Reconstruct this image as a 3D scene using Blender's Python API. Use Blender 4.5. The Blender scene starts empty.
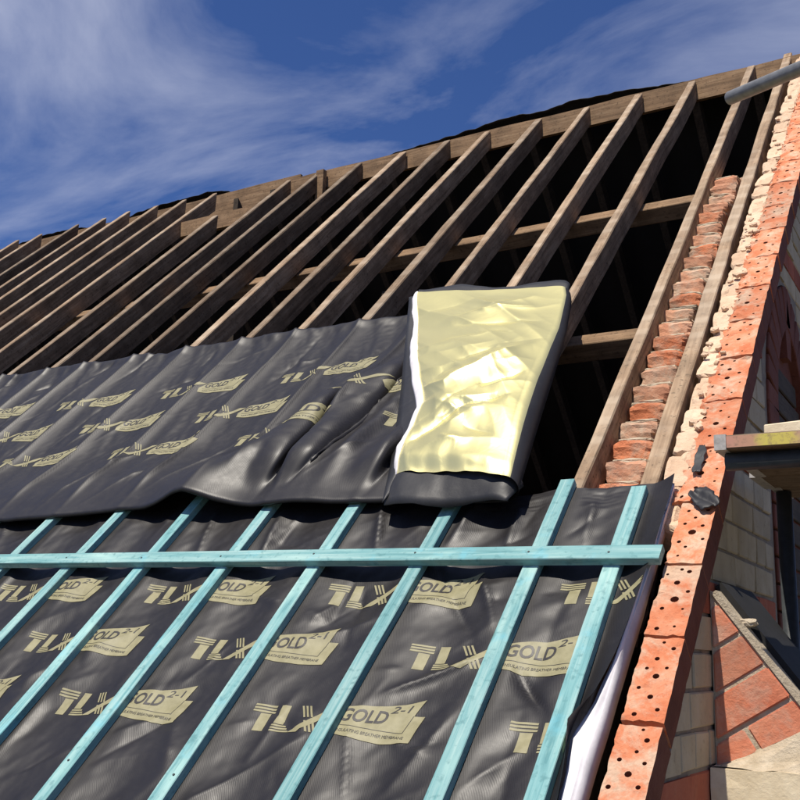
import bpy, bmesh, math, random
import numpy as np
from mathutils import Vector, Matrix, geometry
R = math.radians
random.seed(7)
scene = bpy.context.scene
col = scene.collection

# ------------------------------------------------------------------ camera, sky, sun
Z0 = 5.8                       # height of the roof origin (first tile batten) above the ground
TH = 0.79305                   # roof pitch, about 45 degrees
CT, ST = math.cos(TH), math.sin(TH)
cam = bpy.data.cameras.new('camera')
cam.sensor_width = 36.0
cam.lens = 45.82
cam.clip_start = 0.05
cam.clip_end = 3000
camo = bpy.data.objects.new('camera', cam)
col.objects.link(camo)
A = [[0.8612300, 0.0911988, 0.4999656], [0.5068846, -0.2252858, -0.8320542], [0.0367529, 0.9700150, -0.2402502]]
camo.matrix_world = Matrix.Translation((1.22014, -2.85438, Z0 - 0.2463)) @ Matrix(A).to_4x4()
scene.camera = camo

SUN = Vector((-0.085, -0.40, 0.86)).normalized()
world = bpy.data.worlds.new('World')
scene.world = world
world.use_nodes = True
wn, wl = world.node_tree.nodes, world.node_tree.links
wn.clear()
sky = wn.new('ShaderNodeTexSky')
sky.sky_type = 'NISHITA'
sky.sun_disc = False
sky.sun_elevation = math.asin(SUN.z)
sky.sun_rotation = math.atan2(SUN.x, SUN.y)
sky.altitude = 100
sky.air_density = 1.0
sky.dust_density = 0.3
sky.ozone_density = 3.0
tc = wn.new('ShaderNodeTexCoord')
sep = wn.new('ShaderNodeSeparateXYZ')
wl.new(tc.outputs['Generated'], sep.inputs[0])
zz = wn.new('ShaderNodeMath'); zz.operation = 'MAXIMUM'; zz.inputs[1].default_value = 0.0
wl.new(sep.outputs[2], zz.inputs[0])
za = wn.new('ShaderNodeMath'); za.operation = 'ADD'; za.inputs[1].default_value = 0.18
wl.new(zz.outputs[0], za.inputs[0])
dx = wn.new('ShaderNodeMath'); dx.operation = 'DIVIDE'
dy = wn.new('ShaderNodeMath'); dy.operation = 'DIVIDE'
wl.new(sep.outputs[0], dx.inputs[0]); wl.new(za.outputs[0], dx.inputs[1])
wl.new(sep.outputs[1], dy.inputs[0]); wl.new(za.outputs[0], dy.inputs[1])
cmb = wn.new('ShaderNodeCombineXYZ')
wl.new(dx.outputs[0], cmb.inputs[0]); wl.new(dy.outputs[0], cmb.inputs[1])
mp = wn.new('ShaderNodeMapping')
mp.inputs['Location'].default_value = (0.27, 1.38, 0)
mp.inputs['Rotation'].default_value = (0, 0, R(20))
mp.inputs['Scale'].default_value = (1.0, 1.7, 1)
wl.new(cmb.outputs[0], mp.inputs[0])
nz = wn.new('ShaderNodeTexNoise')
nz.inputs['Scale'].default_value = 1.6
nz.inputs['Detail'].default_value = 12
nz.inputs['Roughness'].default_value = 0.57
nz.inputs['Distortion'].default_value = 0.55
wl.new(mp.outputs[0], nz.inputs['Vector'])
cr = wn.new('ShaderNodeValToRGB')
cr.color_ramp.elements[0].position = 0.43
cr.color_ramp.elements[1].position = 0.86
cr.color_ramp.elements[0].color = (0, 0, 0, 1)
cr.color_ramp.elements[1].color = (0.72, 0.72, 0.72, 1)
wl.new(nz.outputs[0], cr.inputs[0])
tint = wn.new('ShaderNodeMix'); tint.data_type = 'RGBA'; tint.blend_type = 'MULTIPLY'
tint.inputs[0].default_value = 1.0
tint.inputs[7].default_value = (0.56, 0.76, 1.22, 1)
wl.new(sky.outputs[0], tint.inputs[6])
cm = wn.new('ShaderNodeMix'); cm.data_type = 'RGBA'
wl.new(cr.outputs[0], cm.inputs[0])
wl.new(tint.outputs[2], cm.inputs[6])
cm.inputs[7].default_value = (9.6, 10.0, 11.8, 1)
bg = wn.new('ShaderNodeBackground')
bg.inputs[1].default_value = 0.066
wl.new(cm.outputs[2], bg.inputs[0])
wo = wn.new('ShaderNodeOutputWorld')
wl.new(bg.outputs[0], wo.inputs[0])

sl = bpy.data.lights.new('sun', 'SUN')
sl.energy = 5.0
sl.angle = R(0.5)
sl.color = (1.0, 0.93, 0.82)
so = bpy.data.objects.new('sun', sl)
col.objects.link(so)
so.rotation_euler = SUN.to_track_quat('Z', 'Y').to_euler()
so.location = (-10, -12, 30)
vs = scene.view_settings
vs.view_transform = 'Standard'
vs.look = 'None'
vs.exposure = 0.25
vs.gamma = 1.0
vs.use_curve_mapping = False

# ------------------------------------------------------------------ materials
def mat(name):
    m = bpy.data.materials.new(name)
    m.use_nodes = True
    return m, m.node_tree.nodes, m.node_tree.links, m.node_tree.nodes['Principled BSDF']

def coords(n, l, scale=(1, 1, 1), rnd=True):
    t = n.new('ShaderNodeTexCoord')
    mpn = n.new('ShaderNodeMapping')
    mpn.inputs['Scale'].default_value = scale
    l.new(t.outputs['Object'], mpn.inputs[0])
    if rnd:
        oi = n.new('ShaderNodeObjectInfo')
        k = n.new('ShaderNodeMath'); k.operation = 'MULTIPLY'; k.inputs[1].default_value = 37.0
        l.new(oi.outputs['Random'], k.inputs[0])
        cx = n.new('ShaderNodeCombineXYZ')
        for i in range(3): l.new(k.outputs[0], cx.inputs[i])
        l.new(cx.outputs[0], mpn.inputs['Location'])
    return mpn.outputs[0]

def noise(n, l, vec, scale, detail=5, rough=0.55, dist=0.0):
    t = n.new('ShaderNodeTexNoise')
    t.inputs['Scale'].default_value = scale
    t.inputs['Detail'].default_value = detail
    t.inputs['Roughness'].default_value = rough
    t.inputs['Distortion'].default_value = dist
    l.new(vec, t.inputs['Vector'])
    return t.outputs[0]

def ramp(n, l, fac, stops):
    r = n.new('ShaderNodeValToRGB')
    e = r.color_ramp.elements
    while len(e) < len(stops): e.new(0.5)
    for i, (p, c) in enumerate(stops):
        e[i].position = p
        e[i].color = (c[0], c[1], c[2], 1) if not isinstance(c, (int, float)) else (c, c, c, 1)
    l.new(fac, r.inputs[0])
    return r.outputs[0]

def mix(n, l, fac, a, b, mode='MIX'):
    x = n.new('ShaderNodeMix'); x.data_type = 'RGBA'; x.blend_type = mode
    for sock, v in ((x.inputs[0], fac), (x.inputs[6], a), (x.inputs[7], b)):
        if isinstance(v, (int, float)): sock.default_value = v
        elif isinstance(v, tuple): sock.default_value = (v[0], v[1], v[2], 1)
        else: l.new(v, sock)
    return x.outputs[2]

def bump(n, l, h, bs, strength=0.4, dist=0.004):
    b = n.new('ShaderNodeBump')
    b.inputs['Strength'].default_value = strength
    b.inputs['Distance'].default_value = dist
    l.new(h, b.inputs['Height'])
    l.new(b.outputs[0], bs.inputs['Normal'])
    return b

def hue_rand(n, l, c, amt=0.25, sat=0.0):
    oi = n.new('ShaderNodeObjectInfo')
    h = n.new('ShaderNodeHueSaturation')
    m_ = n.new('ShaderNodeMapRange')
    m_.inputs[3].default_value = 1 - amt; m_.inputs[4].default_value = 1 + amt
    l.new(oi.outputs['Random'], m_.inputs[0])
    l.new(m_.outputs[0], h.inputs['Value'])
    l.new(c, h.inputs['Color'])
    return h.outputs[0]

def m_timber(name, ca, cb, cc, axis=1, rnd_amt=0.2, rough=0.85, paint=None):
    m, n, l, b = mat(name)
    sc = [26, 26, 26]; sc[axis] = 1.6
    v = coords(n, l, tuple(sc))
    g = noise(n, l, v, 1.6, 6, 0.65, 0.6)
    v2 = coords(n, l, (5, 5, 5))
    st = noise(n, l, v2, 1.3, 5, 0.6)
    c = ramp(n, l, g, [(0.28, ca), (0.5, cb), (0.72, cc)])
    c = mix(n, l, ramp(n, l, st, [(0.35, 0.0), (0.75, 0.65)]), c, tuple(x * 0.5 for x in ca))
    sp = noise(n, l, coords(n, l, (60, 60, 60)), 1.0, 3)
    c = mix(n, l, ramp(n, l, sp, [(0.58, 0.0), (0.70, 0.65)]), c, tuple(x * 0.35 for x in ca))
    if name == 'old_rafter_timber':
        wv = n.new('ShaderNodeTexWave'); wv.wave_type = 'BANDS'; wv.bands_direction = 'Y'
        wv.inputs['Scale'].default_value = 2.4; wv.inputs['Distortion'].default_value = 1.6; wv.inputs['Detail'].default_value = 2
        l.new(coords(n, l, (1, 1, 1)), wv.inputs['Vector'])
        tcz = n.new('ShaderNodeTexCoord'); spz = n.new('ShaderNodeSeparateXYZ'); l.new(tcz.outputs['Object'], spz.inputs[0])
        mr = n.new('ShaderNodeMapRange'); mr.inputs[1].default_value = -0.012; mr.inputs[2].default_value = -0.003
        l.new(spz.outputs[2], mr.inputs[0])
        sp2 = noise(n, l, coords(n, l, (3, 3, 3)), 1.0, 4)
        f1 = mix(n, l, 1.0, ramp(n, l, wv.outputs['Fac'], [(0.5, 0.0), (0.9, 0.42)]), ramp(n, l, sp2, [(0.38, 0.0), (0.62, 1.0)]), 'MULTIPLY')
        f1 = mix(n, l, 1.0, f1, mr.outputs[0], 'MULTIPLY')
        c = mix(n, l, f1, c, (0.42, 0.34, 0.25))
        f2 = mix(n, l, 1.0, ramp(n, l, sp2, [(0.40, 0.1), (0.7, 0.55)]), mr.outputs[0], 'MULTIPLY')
        c = mix(n, l, f2, c, (0.36, 0.29, 0.215))  # weathered pale tone on top only, colouring it sunlit against darker sides
    c = hue_rand(n, l, c, rnd_amt)
    l.new(c, b.inputs['Base Color'])
    b.inputs['Roughness'].default_value = rough
    b.inputs['Specular IOR Level'].default_value = 0.25
    bump(n, l, g, b, 0.6, 0.004)
    return m

M = {}
M['rafter'] = m_timber('old_rafter_timber', (0.11, 0.07, 0.04), (0.25, 0.165, 0.10), (0.37, 0.27, 0.175), 1, 0.36)
M['ridge'] = m_timber('old_ridge_timber', (0.13, 0.08, 0.045), (0.25, 0.155, 0.085), (0.34, 0.23, 0.135), 0, 0.2)
M['shade_timber'] = m_timber('shade_dark_timber', (0.035, 0.025, 0.018), (0.06, 0.044, 0.03), (0.09, 0.066, 0.045), 1, 0.2)  # timber coloured dark to carry the shade of roof void and arch recess
M['board'] = m_timber('scaffold_board_timber', (0.10, 0.065, 0.04), (0.16, 0.11, 0.07), (0.23, 0.17, 0.115), 0, 0.1)

def m_teal(name, axis):
    m, n, l, b = mat(name)
    sc = [30, 30, 30]; sc[axis] = 1.4
    g = noise(n, l, coords(n, l, tuple(sc)), 1.7, 6, 0.62, 0.8)
    c = ramp(n, l, g, [(0.26, (0.062, 0.185, 0.20)), (0.46, (0.155, 0.325, 0.33)), (0.70, (0.31, 0.46, 0.44))])
    sc2 = [9, 9, 9]; sc2[axis] = 2.2
    f = noise(n, l, coords(n, l, tuple(sc2)), 1.5, 4, 0.6)
    c = mix(n, l, ramp(n, l, f, [(0.5, 0.0), (0.74, 0.6)]), c, (0.40, 0.60, 0.54))
    f2 = noise(n, l, coords(n, l, (7, 7, 7)), 1.3, 5, 0.6)
    c = mix(n, l, ramp(n, l, f2, [(0.56, 0.0), (0.74, 0.55)]), c, (0.12, 0.42, 0.52))
    # knots
    vo = n.new('ShaderNodeTexVoronoi')
    sc3 = [7, 7, 7]; sc3[axis] = 2.4
    l.new(coords(n, l, tuple(sc3)), vo.inputs['Vector'])
    vo.inputs['Scale'].default_value = 1.0
    c = mix(n, l, ramp(n, l, vo.outputs['Distance'], [(0.03, 0.75), (0.09, 0.0)]), c, (0.07, 0.15, 0.13))
    sp = noise(n, l, coords(n, l, (45, 45, 45)), 1.0, 3)
    c = mix(n, l, ramp(n, l, sp, [(0.56, 0.0), (0.72, 0.55)]), c, (0.06, 0.17, 0.18))
    c = hue_rand(n, l, c, 0.1)
    l.new(c, b.inputs['Base Color'])
    b.inputs['Roughness'].default_value = 0.75
    b.inputs['Specular IOR Level'].default_value = 0.25
    bump(n, l, g, b, 0.55, 0.003)
    return m
M['teal_v'] = m_teal('teal_treated_timber_along_slope', 1)
M['teal_u'] = m_teal('teal_treated_timber_along_eaves', 0)

def m_membrane(name, c0, c1, rough, weave=True):
    m, n, l, b = mat(name)
    v = coords(n, l, (1, 1, 1), False)
    f = noise(n, l, v, 3.0, 6, 0.6)
    c = ramp(n, l, f, [(0.3, c0), (0.75, c1)])
    d = noise(n, l, v, 23.0, 5, 0.7)
    c = mix(n, l, ramp(n, l, d, [(0.55, 0.0), (0.8, 0.5)]), c, tuple(x * 1.5 + 0.006 for x in c1))
    if weave:
        wv = n.new('ShaderNodeTexWave'); wv.wave_type = 'BANDS'; wv.bands_direction = 'DIAGONAL'
        wv.inputs['Scale'].default_value = 130
        wv.inputs['Distortion'].default_value = 1.5
        wv.inputs['Detail'].default_value = 3
        l.new(coords(n, l, (1.0, 0.35, 1), False), wv.inputs['Vector'])
        c = mix(n, l, 0.22, c, mix(n, l, wv.outputs['Fac'], tuple(x * 0.7 for x in c0), tuple(x * 1.5 for x in c1)))
        bp = bump(n, l, wv.outputs['Fac'], b, 0.16, 0.0006)
        fine = noise(n, l, v, 60, 4, 0.6)
        b2 = n.new('ShaderNodeBump'); b2.inputs['Strength'].default_value = 0.10; b2.inputs['Distance'].default_value = 0.0012
        l.new(fine, b2.inputs['Height']); l.new(b2.outputs[0], bp.inputs['Normal'])
    else:
        bump(n, l, noise(n, l, v, 45, 4, 0.6), b, 0.3, 0.002)
    l.new(c, b.inputs['Base Color'])
    rr = n.new('ShaderNodeMapRange')
    rr.inputs[3].default_value = rough - 0.08; rr.inputs[4].default_value = rough + 0.12
    l.new(d, rr.inputs[0]); l.new(rr.outputs[0], b.inputs['Roughness'])
    b.inputs['Specular IOR Level'].default_value = 0.42
    return m
M['mem'] = m_membrane('black_breather_membrane', (0.0085, 0.0074, 0.0077), (0.0165, 0.0145, 0.0152), 0.45)
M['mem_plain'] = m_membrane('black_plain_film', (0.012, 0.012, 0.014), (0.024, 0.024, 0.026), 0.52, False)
M['mem_rear'] = m_membrane('black_rear_underlay', (0.005, 0.005, 0.006), (0.010, 0.010, 0.012), 0.62, False)
M['mem_rear'].node_tree.nodes['Principled BSDF'].inputs['Specular IOR Level'].default_value = 0.3

def m_simple(name, ca, cb, scale=12, rough=0.7, metal=0.0, bs=0.3, bd=0.003, spec=0.4, rnd=True, amt=0.0):
    m, n, l, b = mat(name)
    v = coords(n, l, (1, 1, 1), rnd)
    f = noise(n, l, v, scale, 6, 0.62)
    c = ramp(n, l, f, [(0.3, ca), (0.7, cb)])
    if amt: c = hue_rand(n, l, c, amt)
    l.new(c, b.inputs['Base Color'])
    b.inputs['Roughness'].default_value = rough
    b.inputs['Metallic'].default_value = metal
    b.inputs['Specular IOR Level'].default_value = spec
    bump(n, l, noise(n, l, v, scale * 4, 5, 0.65), b, bs, bd)
    return m
M['khaki'] = m_simple('khaki_print', (0.20, 0.182, 0.095), (0.285, 0.26, 0.148), 30, 0.55, rnd=False, bs=0.15, bd=0.001)
M['ink'] = m_simple('dark_print', (0.022, 0.02, 0.02), (0.04, 0.036, 0.034), 30, 0.5, rnd=False, bs=0.1, bd=0.001)
M['wadding'] = m_simple('white_wadding', (0.62, 0.60, 0.62), (0.80, 0.78, 0.80), 14, 0.9, bs=0.25, bd=0.003, rnd=False)
M['steel'] = m_simple('galvanised_tube', (0.20, 0.205, 0.20), (0.34, 0.34, 0.33), 25, 0.5, 0.55, 0.2, 0.001)
M['darksteel'] = m_simple('dark_painted_tube', (0.018, 0.022, 0.026), (0.05, 0.056, 0.06), 20, 0.5, 0.0, 0.25, 0.001)
M['band'] = m_simple('hoop_iron', (0.30, 0.28, 0.25), (0.52, 0.49, 0.45), 60, 0.55, 0.25, 0.3, 0.001)
M['ground'] = m_simple('trodden_ground', (0.10, 0.085, 0.06), (0.17, 0.15, 0.11), 0.8, 0.95, rnd=False, bs=0.5, bd=0.05)
M['stone'] = m_simple('cream_stone', (0.60, 0.49, 0.32), (0.76, 0.65, 0.46), 16, 0.85, bs=0.5, bd=0.004, rnd=False)
M['fillet'] = m_simple('sandy_mortar', (0.38, 0.31, 0.215), (0.54, 0.46, 0.345), 26, 0.95, bs=0.9, bd=0.006, rnd=False)
M['shade_black'] = m_simple('shade_black_capping', (0.007, 0.007, 0.007), (0.016, 0.015, 0.014), 10, 0.8, bs=0.3, rnd=False)  # near-black colour stands in for shade on the sloping top
M['mortar_dark'] = m_simple('grey_mortar', (0.16, 0.135, 0.11), (0.26, 0.225, 0.18), 24, 0.95, bs=0.8, bd=0.005, rnd=False)
M['grime'] = m_simple('cavity_debris', (0.07, 0.052, 0.038), (0.17, 0.13, 0.095), 22, 0.95, bs=1.0, bd=0.01, rnd=False)

def m_brick(name, cols, fleck, amt, scale=9, mort=None, bs=0.7):
    m, n, l, b = mat(name)
    v = coords(n, l)
    f = noise(n, l, v, scale, 6, 0.62, 0.3)
    c = ramp(n, l, f, [(0.25, cols[0]), (0.5, cols[1]), (0.75, cols[2])])
    s = noise(n, l, v, scale * 7, 4, 0.7)
    c = mix(n, l, ramp(n, l, s, [(0.58, 0.0), (0.72, 0.55)]), c, fleck)
    if mort:
        q = noise(n, l, v, scale * 0.9, 7, 0.7, 0.4)
        c2 = mix(n, l, ramp(n, l, s, [(0.3, 0.0), (0.7, 1.0)]), mort, tuple(x * 0.72 for x in mort))
        c = mix(n, l, ramp(n, l, q, [(0.47, 0.0), (0.63, 0.9)]), c, c2)
    c = hue_rand(n, l, c, amt)
    l.new(c, b.inputs['Base Color'])
    b.inputs['Roughness'].default_value = 0.9
    b.inputs['Specular IOR Level'].default_value = 0.2
    h = n.new('ShaderNodeMath'); h.operation = 'ADD'
    l.new(f, h.inputs[0]); l.new(s, h.inputs[1])
    bump(n, l, h.outputs[0], b, bs, 0.006)
    return m
M['perf'] = m_brick('orange_perforated_brick', ((0.46, 0.115, 0.045), (0.56, 0.20, 0.10), (0.60, 0.32, 0.20)), (0.30, 0.075, 0.035), 0.2, 11, (0.62, 0.44, 0.31))
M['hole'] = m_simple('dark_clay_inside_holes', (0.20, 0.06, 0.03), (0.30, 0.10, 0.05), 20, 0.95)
M['oldbrick'] = m_brick('weathered_inner_brick', ((0.40, 0.17, 0.10), (0.50, 0.25, 0.15), (0.54, 0.37, 0.26)), (0.24, 0.14, 0.10), 0.25, 6, (0.50, 0.40, 0.295), 0.8)
M['orangebrick'] = m_brick('orange_inner_brick', ((0.42, 0.12, 0.05), (0.55, 0.19, 0.09), (0.56, 0.30, 0.18)), (0.3, 0.12, 0.07), 0.15, 7, (0.45, 0.34, 0.25), 1.0)
M['cream'] = m_brick('cream_mortar_rubble', ((0.50, 0.335, 0.215), (0.64, 0.46, 0.315), (0.68, 0.53, 0.385)), (0.36, 0.235, 0.155), 0.10, 8, None, 1.0)
M['buff'] = m_brick('buff_wall_brick', ((0.30, 0.25, 0.17), (0.39, 0.33, 0.23), (0.46, 0.40, 0.30)), (0.2, 0.16, 0.11), 0.12, 5)
M['red'] = m_brick('red_wall_brick', ((0.22, 0.06, 0.035), (0.32, 0.095, 0.055), (0.36, 0.14, 0.085)), (0.14, 0.05, 0.035), 0.2, 5)
M['pink'] = m_brick('pink_red_tumbled_brick', ((0.52, 0.15, 0.08), (0.60, 0.225, 0.13), (0.62, 0.33, 0.22)), (0.40, 0.12, 0.06), 0.16, 6, (0.60, 0.36, 0.26), 0.6)
M['shade_red'] = m_brick('shade_dark_red_brick', ((0.09, 0.03, 0.02), (0.14, 0.047, 0.032), (0.17, 0.066, 0.046)), (0.1, 0.035, 0.025), 0.15, 6)  # red brick with shade put into its colour, for verge sides and arch

# gold foil
m, n, l, b = mat('gold_foil')
v = coords(n, l, (1, 1, 1), False)
b.inputs['Base Color'].default_value = (0.81, 0.735, 0.345, 1)
b.inputs['Metallic'].default_value = 0.78
b.inputs['Roughness'].default_value = 0.36
vo = n.new('ShaderNodeTexNoise'); vo.inputs['Scale'].default_value = 14; vo.inputs['Detail'].default_value = 4; vo.inputs['Distortion'].default_value = 1.2
l.new(v, vo.inputs['Vector'])
bump(n, l, vo.outputs[0], b, 0.08, 0.010)
M['gold'] = m

# board edge with paint marks
m, n, l, b = mat('painted_board_edge')
v = coords(n, l, (1, 1, 1), False)
t = n.new('ShaderNodeTexCoord'); sx = n.new('ShaderNodeSeparateXYZ'); l.new(t.outputs['Object'], sx.inputs[0])
wob = noise(n, l, v, 30, 4)
ad = n.new('ShaderNodeMath'); ad.operation = 'MULTIPLY_ADD'; ad.inputs[1].default_value = 0.06; ad.inputs[2].default_value = -0.03
l.new(wob, ad.inputs[0])
su = n.new('ShaderNodeMath'); su.operation = 'ADD'; l.new(sx.outputs[0], su.inputs[0]); l.new(ad.outputs[0], su.inputs[1])
c = ramp(n, l, su.outputs[0], [(0.0, (0.50, 0.24, 0.19)), (0.10, (0.46, 0.26, 0.16)), (0.125, (0.55, 0.47, 0.10)), (0.19, (0.55, 0.45, 0.10)), (0.22, (0.46, 0.28, 0.19)), (1.0, (0.42, 0.25, 0.18))])
c = mix(n, l, ramp(n, l, noise(n, l, v, 60, 4, 0.7), [(0.5, 0.0), (0.66, 0.6)]), c, (0.22, 0.14, 0.10))
l.new(c, b.inputs['Base Color']); b.inputs['Roughness'].default_value = 0.85
M['paint'] = m

# procedural brick for far wall surfaces that the photograph does not show
m, n, l, b = mat('plain_house_brick')
bt = n.new('ShaderNodeTexBrick')
t = n.new('ShaderNodeTexCoord'); s3 = n.new('ShaderNodeSeparateXYZ'); l.new(t.outputs['Object'], s3.inputs[0])
a2 = n.new('ShaderNodeMath'); a2.operation = 'ADD'; l.new(s3.outputs[0], a2.inputs[0]); l.new(s3.outputs[1], a2.inputs[1])
c3 = n.new('ShaderNodeCombineXYZ'); l.new(a2.outputs[0], c3.inputs[0]); l.new(s3.outputs[2], c3.inputs[1])
l.new(c3.outputs[0], bt.inputs['Vector'])
bt.inputs['Scale'].default_value = 1.0; bt.inputs['Brick Width'].default_value = 0.29; bt.inputs['Row Height'].default_value = 0.1; bt.inputs['Mortar Size'].default_value = 0.008
bt.inputs['Color1'].default_value = (0.40, 0.34, 0.24, 1); bt.inputs['Color2'].default_value = (0.33, 0.27, 0.19, 1); bt.inputs['Mortar'].default_value = (0.24, 0.21, 0.17, 1)
l.new(bt.outputs['Color'], b.inputs['Base Color']); b.inputs['Roughness'].default_value = 0.9
M['housebrick'] = m

# ------------------------------------------------------------------ helpers
ROOF = Matrix.Translation((0, 0, Z0)) @ Matrix.Rotation(TH, 4, 'X')   # local x along the ridge, y up the slope, z out of the roof
BASE = Matrix.Translation((0, 0, Z0))

def mesh(name, verts, faces, mats, smooth=False, fm=None):
    me = bpy.data.meshes.new(name)
    me.from_pydata([tuple(map(float, p)) for p in verts], [], faces)
    for mm in (mats if isinstance(mats, (list, tuple)) else [mats]): me.materials.append(mm)
    if smooth: me.polygons.foreach_set('use_smooth', [True] * len(me.polygons))
    if fm is not None: me.polygons.foreach_set('material_index', fm)
    me.update()
    return me

def obj(name, me, parent=None, matrix=None):
    o = bpy.data.objects.new(name, me)
    col.objects.link(o)
    if parent: o.parent = parent
    if matrix is not None: o.matrix_local = matrix
    return o

def tag(o, label=None, cat=None, group=None, kind=None):
    if label: o['label'] = label
    if cat: o['category'] = cat
    if group: o['group'] = group
    if kind: o['kind'] = kind
    return o

def thing(name, label, cat, matrix=None, group=None):
    o = bpy.data.objects.new(name, None)
    o.empty_display_size = 0.2
    col.objects.link(o)
    if matrix is not None: o.matrix_world = matrix
    return tag(o, label, cat, group)

def bm_mesh(name, bm, mats, smooth=False):
    me = bpy.data.meshes.new(name)
    bm.to_mesh(me); bm.free()
    for mm in (mats if isinstance(mats, (list, tuple)) else [mats]): me.materials.append(mm)
    if smooth: me.polygons.foreach_set('use_smooth', [True] * len(me.polygons))
    return me

def box_bm(x0, x1, y0, y1, z0, z1, bevel=0.0, bm=None):
    own = bm is None
    if own: bm = bmesh.new()
    r = bmesh.ops.create_cube(bm, size=1.0)
    for vv in r['verts']:
        vv.co = Vector((x0 + (vv.co.x + .5) * (x1 - x0), y0 + (vv.co.y + .5) * (y1 - y0), z0 + (vv.co.z + .5) * (z1 - z0)))
    if bevel and own:
        bmesh.ops.bevel(bm, geom=bm.edges[:], offset=bevel, segments=1, affect='EDGES')
    return bm

def rough_box(name, sx, sy, sz, seed, amp, mm, cuts=4, chip=0.1):
    from mathutils import noise as mn
    rr = random.Random(seed)
    off = Vector((rr.uniform(-50, 50), rr.uniform(-50, 50), rr.uniform(-50, 50)))
    bm = bmesh.new()
    bmesh.ops.create_cube(bm, size=1.0)
    bmesh.ops.subdivide_edges(bm, edges=bm.edges[:], cuts=cuts, use_grid_fill=True)
    for vv in bm.verts:
        p = vv.co.copy()
        cn = sum(abs(abs(t) - .5) < 1e-4 for t in p)
        k = 1.0
        if cn >= 2:
            k -= 0.03 + chip * max(0.0, mn.noise(p * 2.3 + off) + .15) + (0.04 if cn == 3 else 0)
        d_ = mn.noise_vector(p * 3.1 + off) * amp + mn.noise_vector(p * 9 + off) * amp * .45
        vv.co = Vector((p.x * sx * k + d_.x, p.y * sy * k + d_.y, p.z * sz * k + d_.z))
    return bm_mesh(name, bm, mm)

# numpy gradient noise
def _h(ix, iy, seed):
    n_ = (ix * 374761393 + iy * 668265263 + seed * 974634777) & 0x7fffffff
    n_ = ((n_ ^ (n_ >> 13)) * 1274126177) & 0x7fffffff
    return (n_ ^ (n_ >> 16)) & 0xffff
def perlin(x, y, seed=0):
    x = np.asarray(x, float); y = np.asarray(y, float)
    ix = np.floor(x).astype(np.int64); iy = np.floor(y).astype(np.int64)
    fx, fy = x - ix, y - iy
    def g(a, b_):
        t_ = _h(a, b_, seed) / 65536.0 * 2 * np.pi
        return np.cos(t_) * (x - a) + np.sin(t_) * (y - b_)
    u_ = fx * fx * fx * (fx * (fx * 6 - 15) + 10); v_ = fy * fy * fy * (fy * (fy * 6 - 15) + 10)
    a = g(ix, iy) * (1 - u_) + g(ix + 1, iy) * u_
    b_ = g(ix, iy + 1) * (1 - u_) + g(ix + 1, iy + 1) * u_
    return a * (1 - v_) + b_ * v_
def sst(a, b_, x):
    t_ = np.clip((x - a) / (b_ - a), 0, 1)
    return t_ * t_ * (3 - 2 * t_)
def smax(a, b_, k):
    return 0.5 * (a + b_ + np.sqrt((a - b_) ** 2 + k * k)) - 0.5 * k * 0.2
def ridged(x, y, seed):
    return 1 - np.abs(perlin(x, y, seed)) * 2.2
def crease(u, v, pts, w, h, sharp=True):
    out = np.zeros_like(u)
    tot = len(pts) - 1
    for i in range(tot):
        a = np.array(pts[i]); b_ = np.array(pts[i + 1]); d = b_ - a; L2 = d @ d
        tt = ((u - a[0]) * d[0] + (v - a[1]) * d[1]) / L2
        tcl = np.clip(tt, 0, 1)
        dist = np.hypot(u - a[0] - tcl * d[0], v - a[1] - tcl * d[1])
        along = (i + tcl) / tot
        tap = np.sqrt(np.clip(np.sin(np.pi * np.clip(along * 0.96 + 0.02, 0, 1)), 0, 1))
        p = np.exp(-dist / w) if sharp else np.exp(-(dist / w) ** 2)
        out = np.maximum(out, p * tap)
    return out * h

# ------------------------------------------------------------------ ground and house body
gm = mesh('ground', [(-400, -400, 0), (400, -400, 0), (400, 400, 0), (-400, 400, 0)], [(0, 1, 2, 3)], M['ground'])
tag(obj('ground', gm), kind='structure')

hw = thing('house_wall', 'buff brick front wall of the house below the eaves', 'wall', Matrix.Translation((0, 0, 0)))
obj('wall', bm_mesh('house_front', box_bm(-11, 0.30, -0.98, -0.72, 0, Z0 - 1.16), M['housebrick']), hw)
obj('wall', bm_mesh('house_rear', box_bm(-11, 0.30, 8.2, 8.45, 0, Z0 - 1.0), M['housebrick']), hw)
obj('wall', bm_mesh('house_far_end', box_bm(-11.3, -11.0, -0.98, 8.45, 0, Z0 - 1.0), M['housebrick']), hw)
obj('attic_floor', bm_mesh('attic_floor', box_bm(-10.98, 0.08, -0.70, 8.18, Z0 - 1.35, Z0 - 1.30), M['shade_timber']), hw)
me = mesh('far_gable', [(-11, -0.98, Z0 - 1.0), (-11, 8.45, Z0 - 1.0), (-11, 3.75, Z0 + 3.62), (-11.2, -0.98, Z0 - 1.0), (-11.2, 8.45, Z0 - 1.0), (-11.2, 3.75, Z0 + 3.62)],
          [(0, 1, 2), (5, 4, 3), (0, 3, 4, 1), (1, 4, 5, 2), (2, 5, 3, 0)], M['housebrick'])
obj('wall', me, hw)

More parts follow.
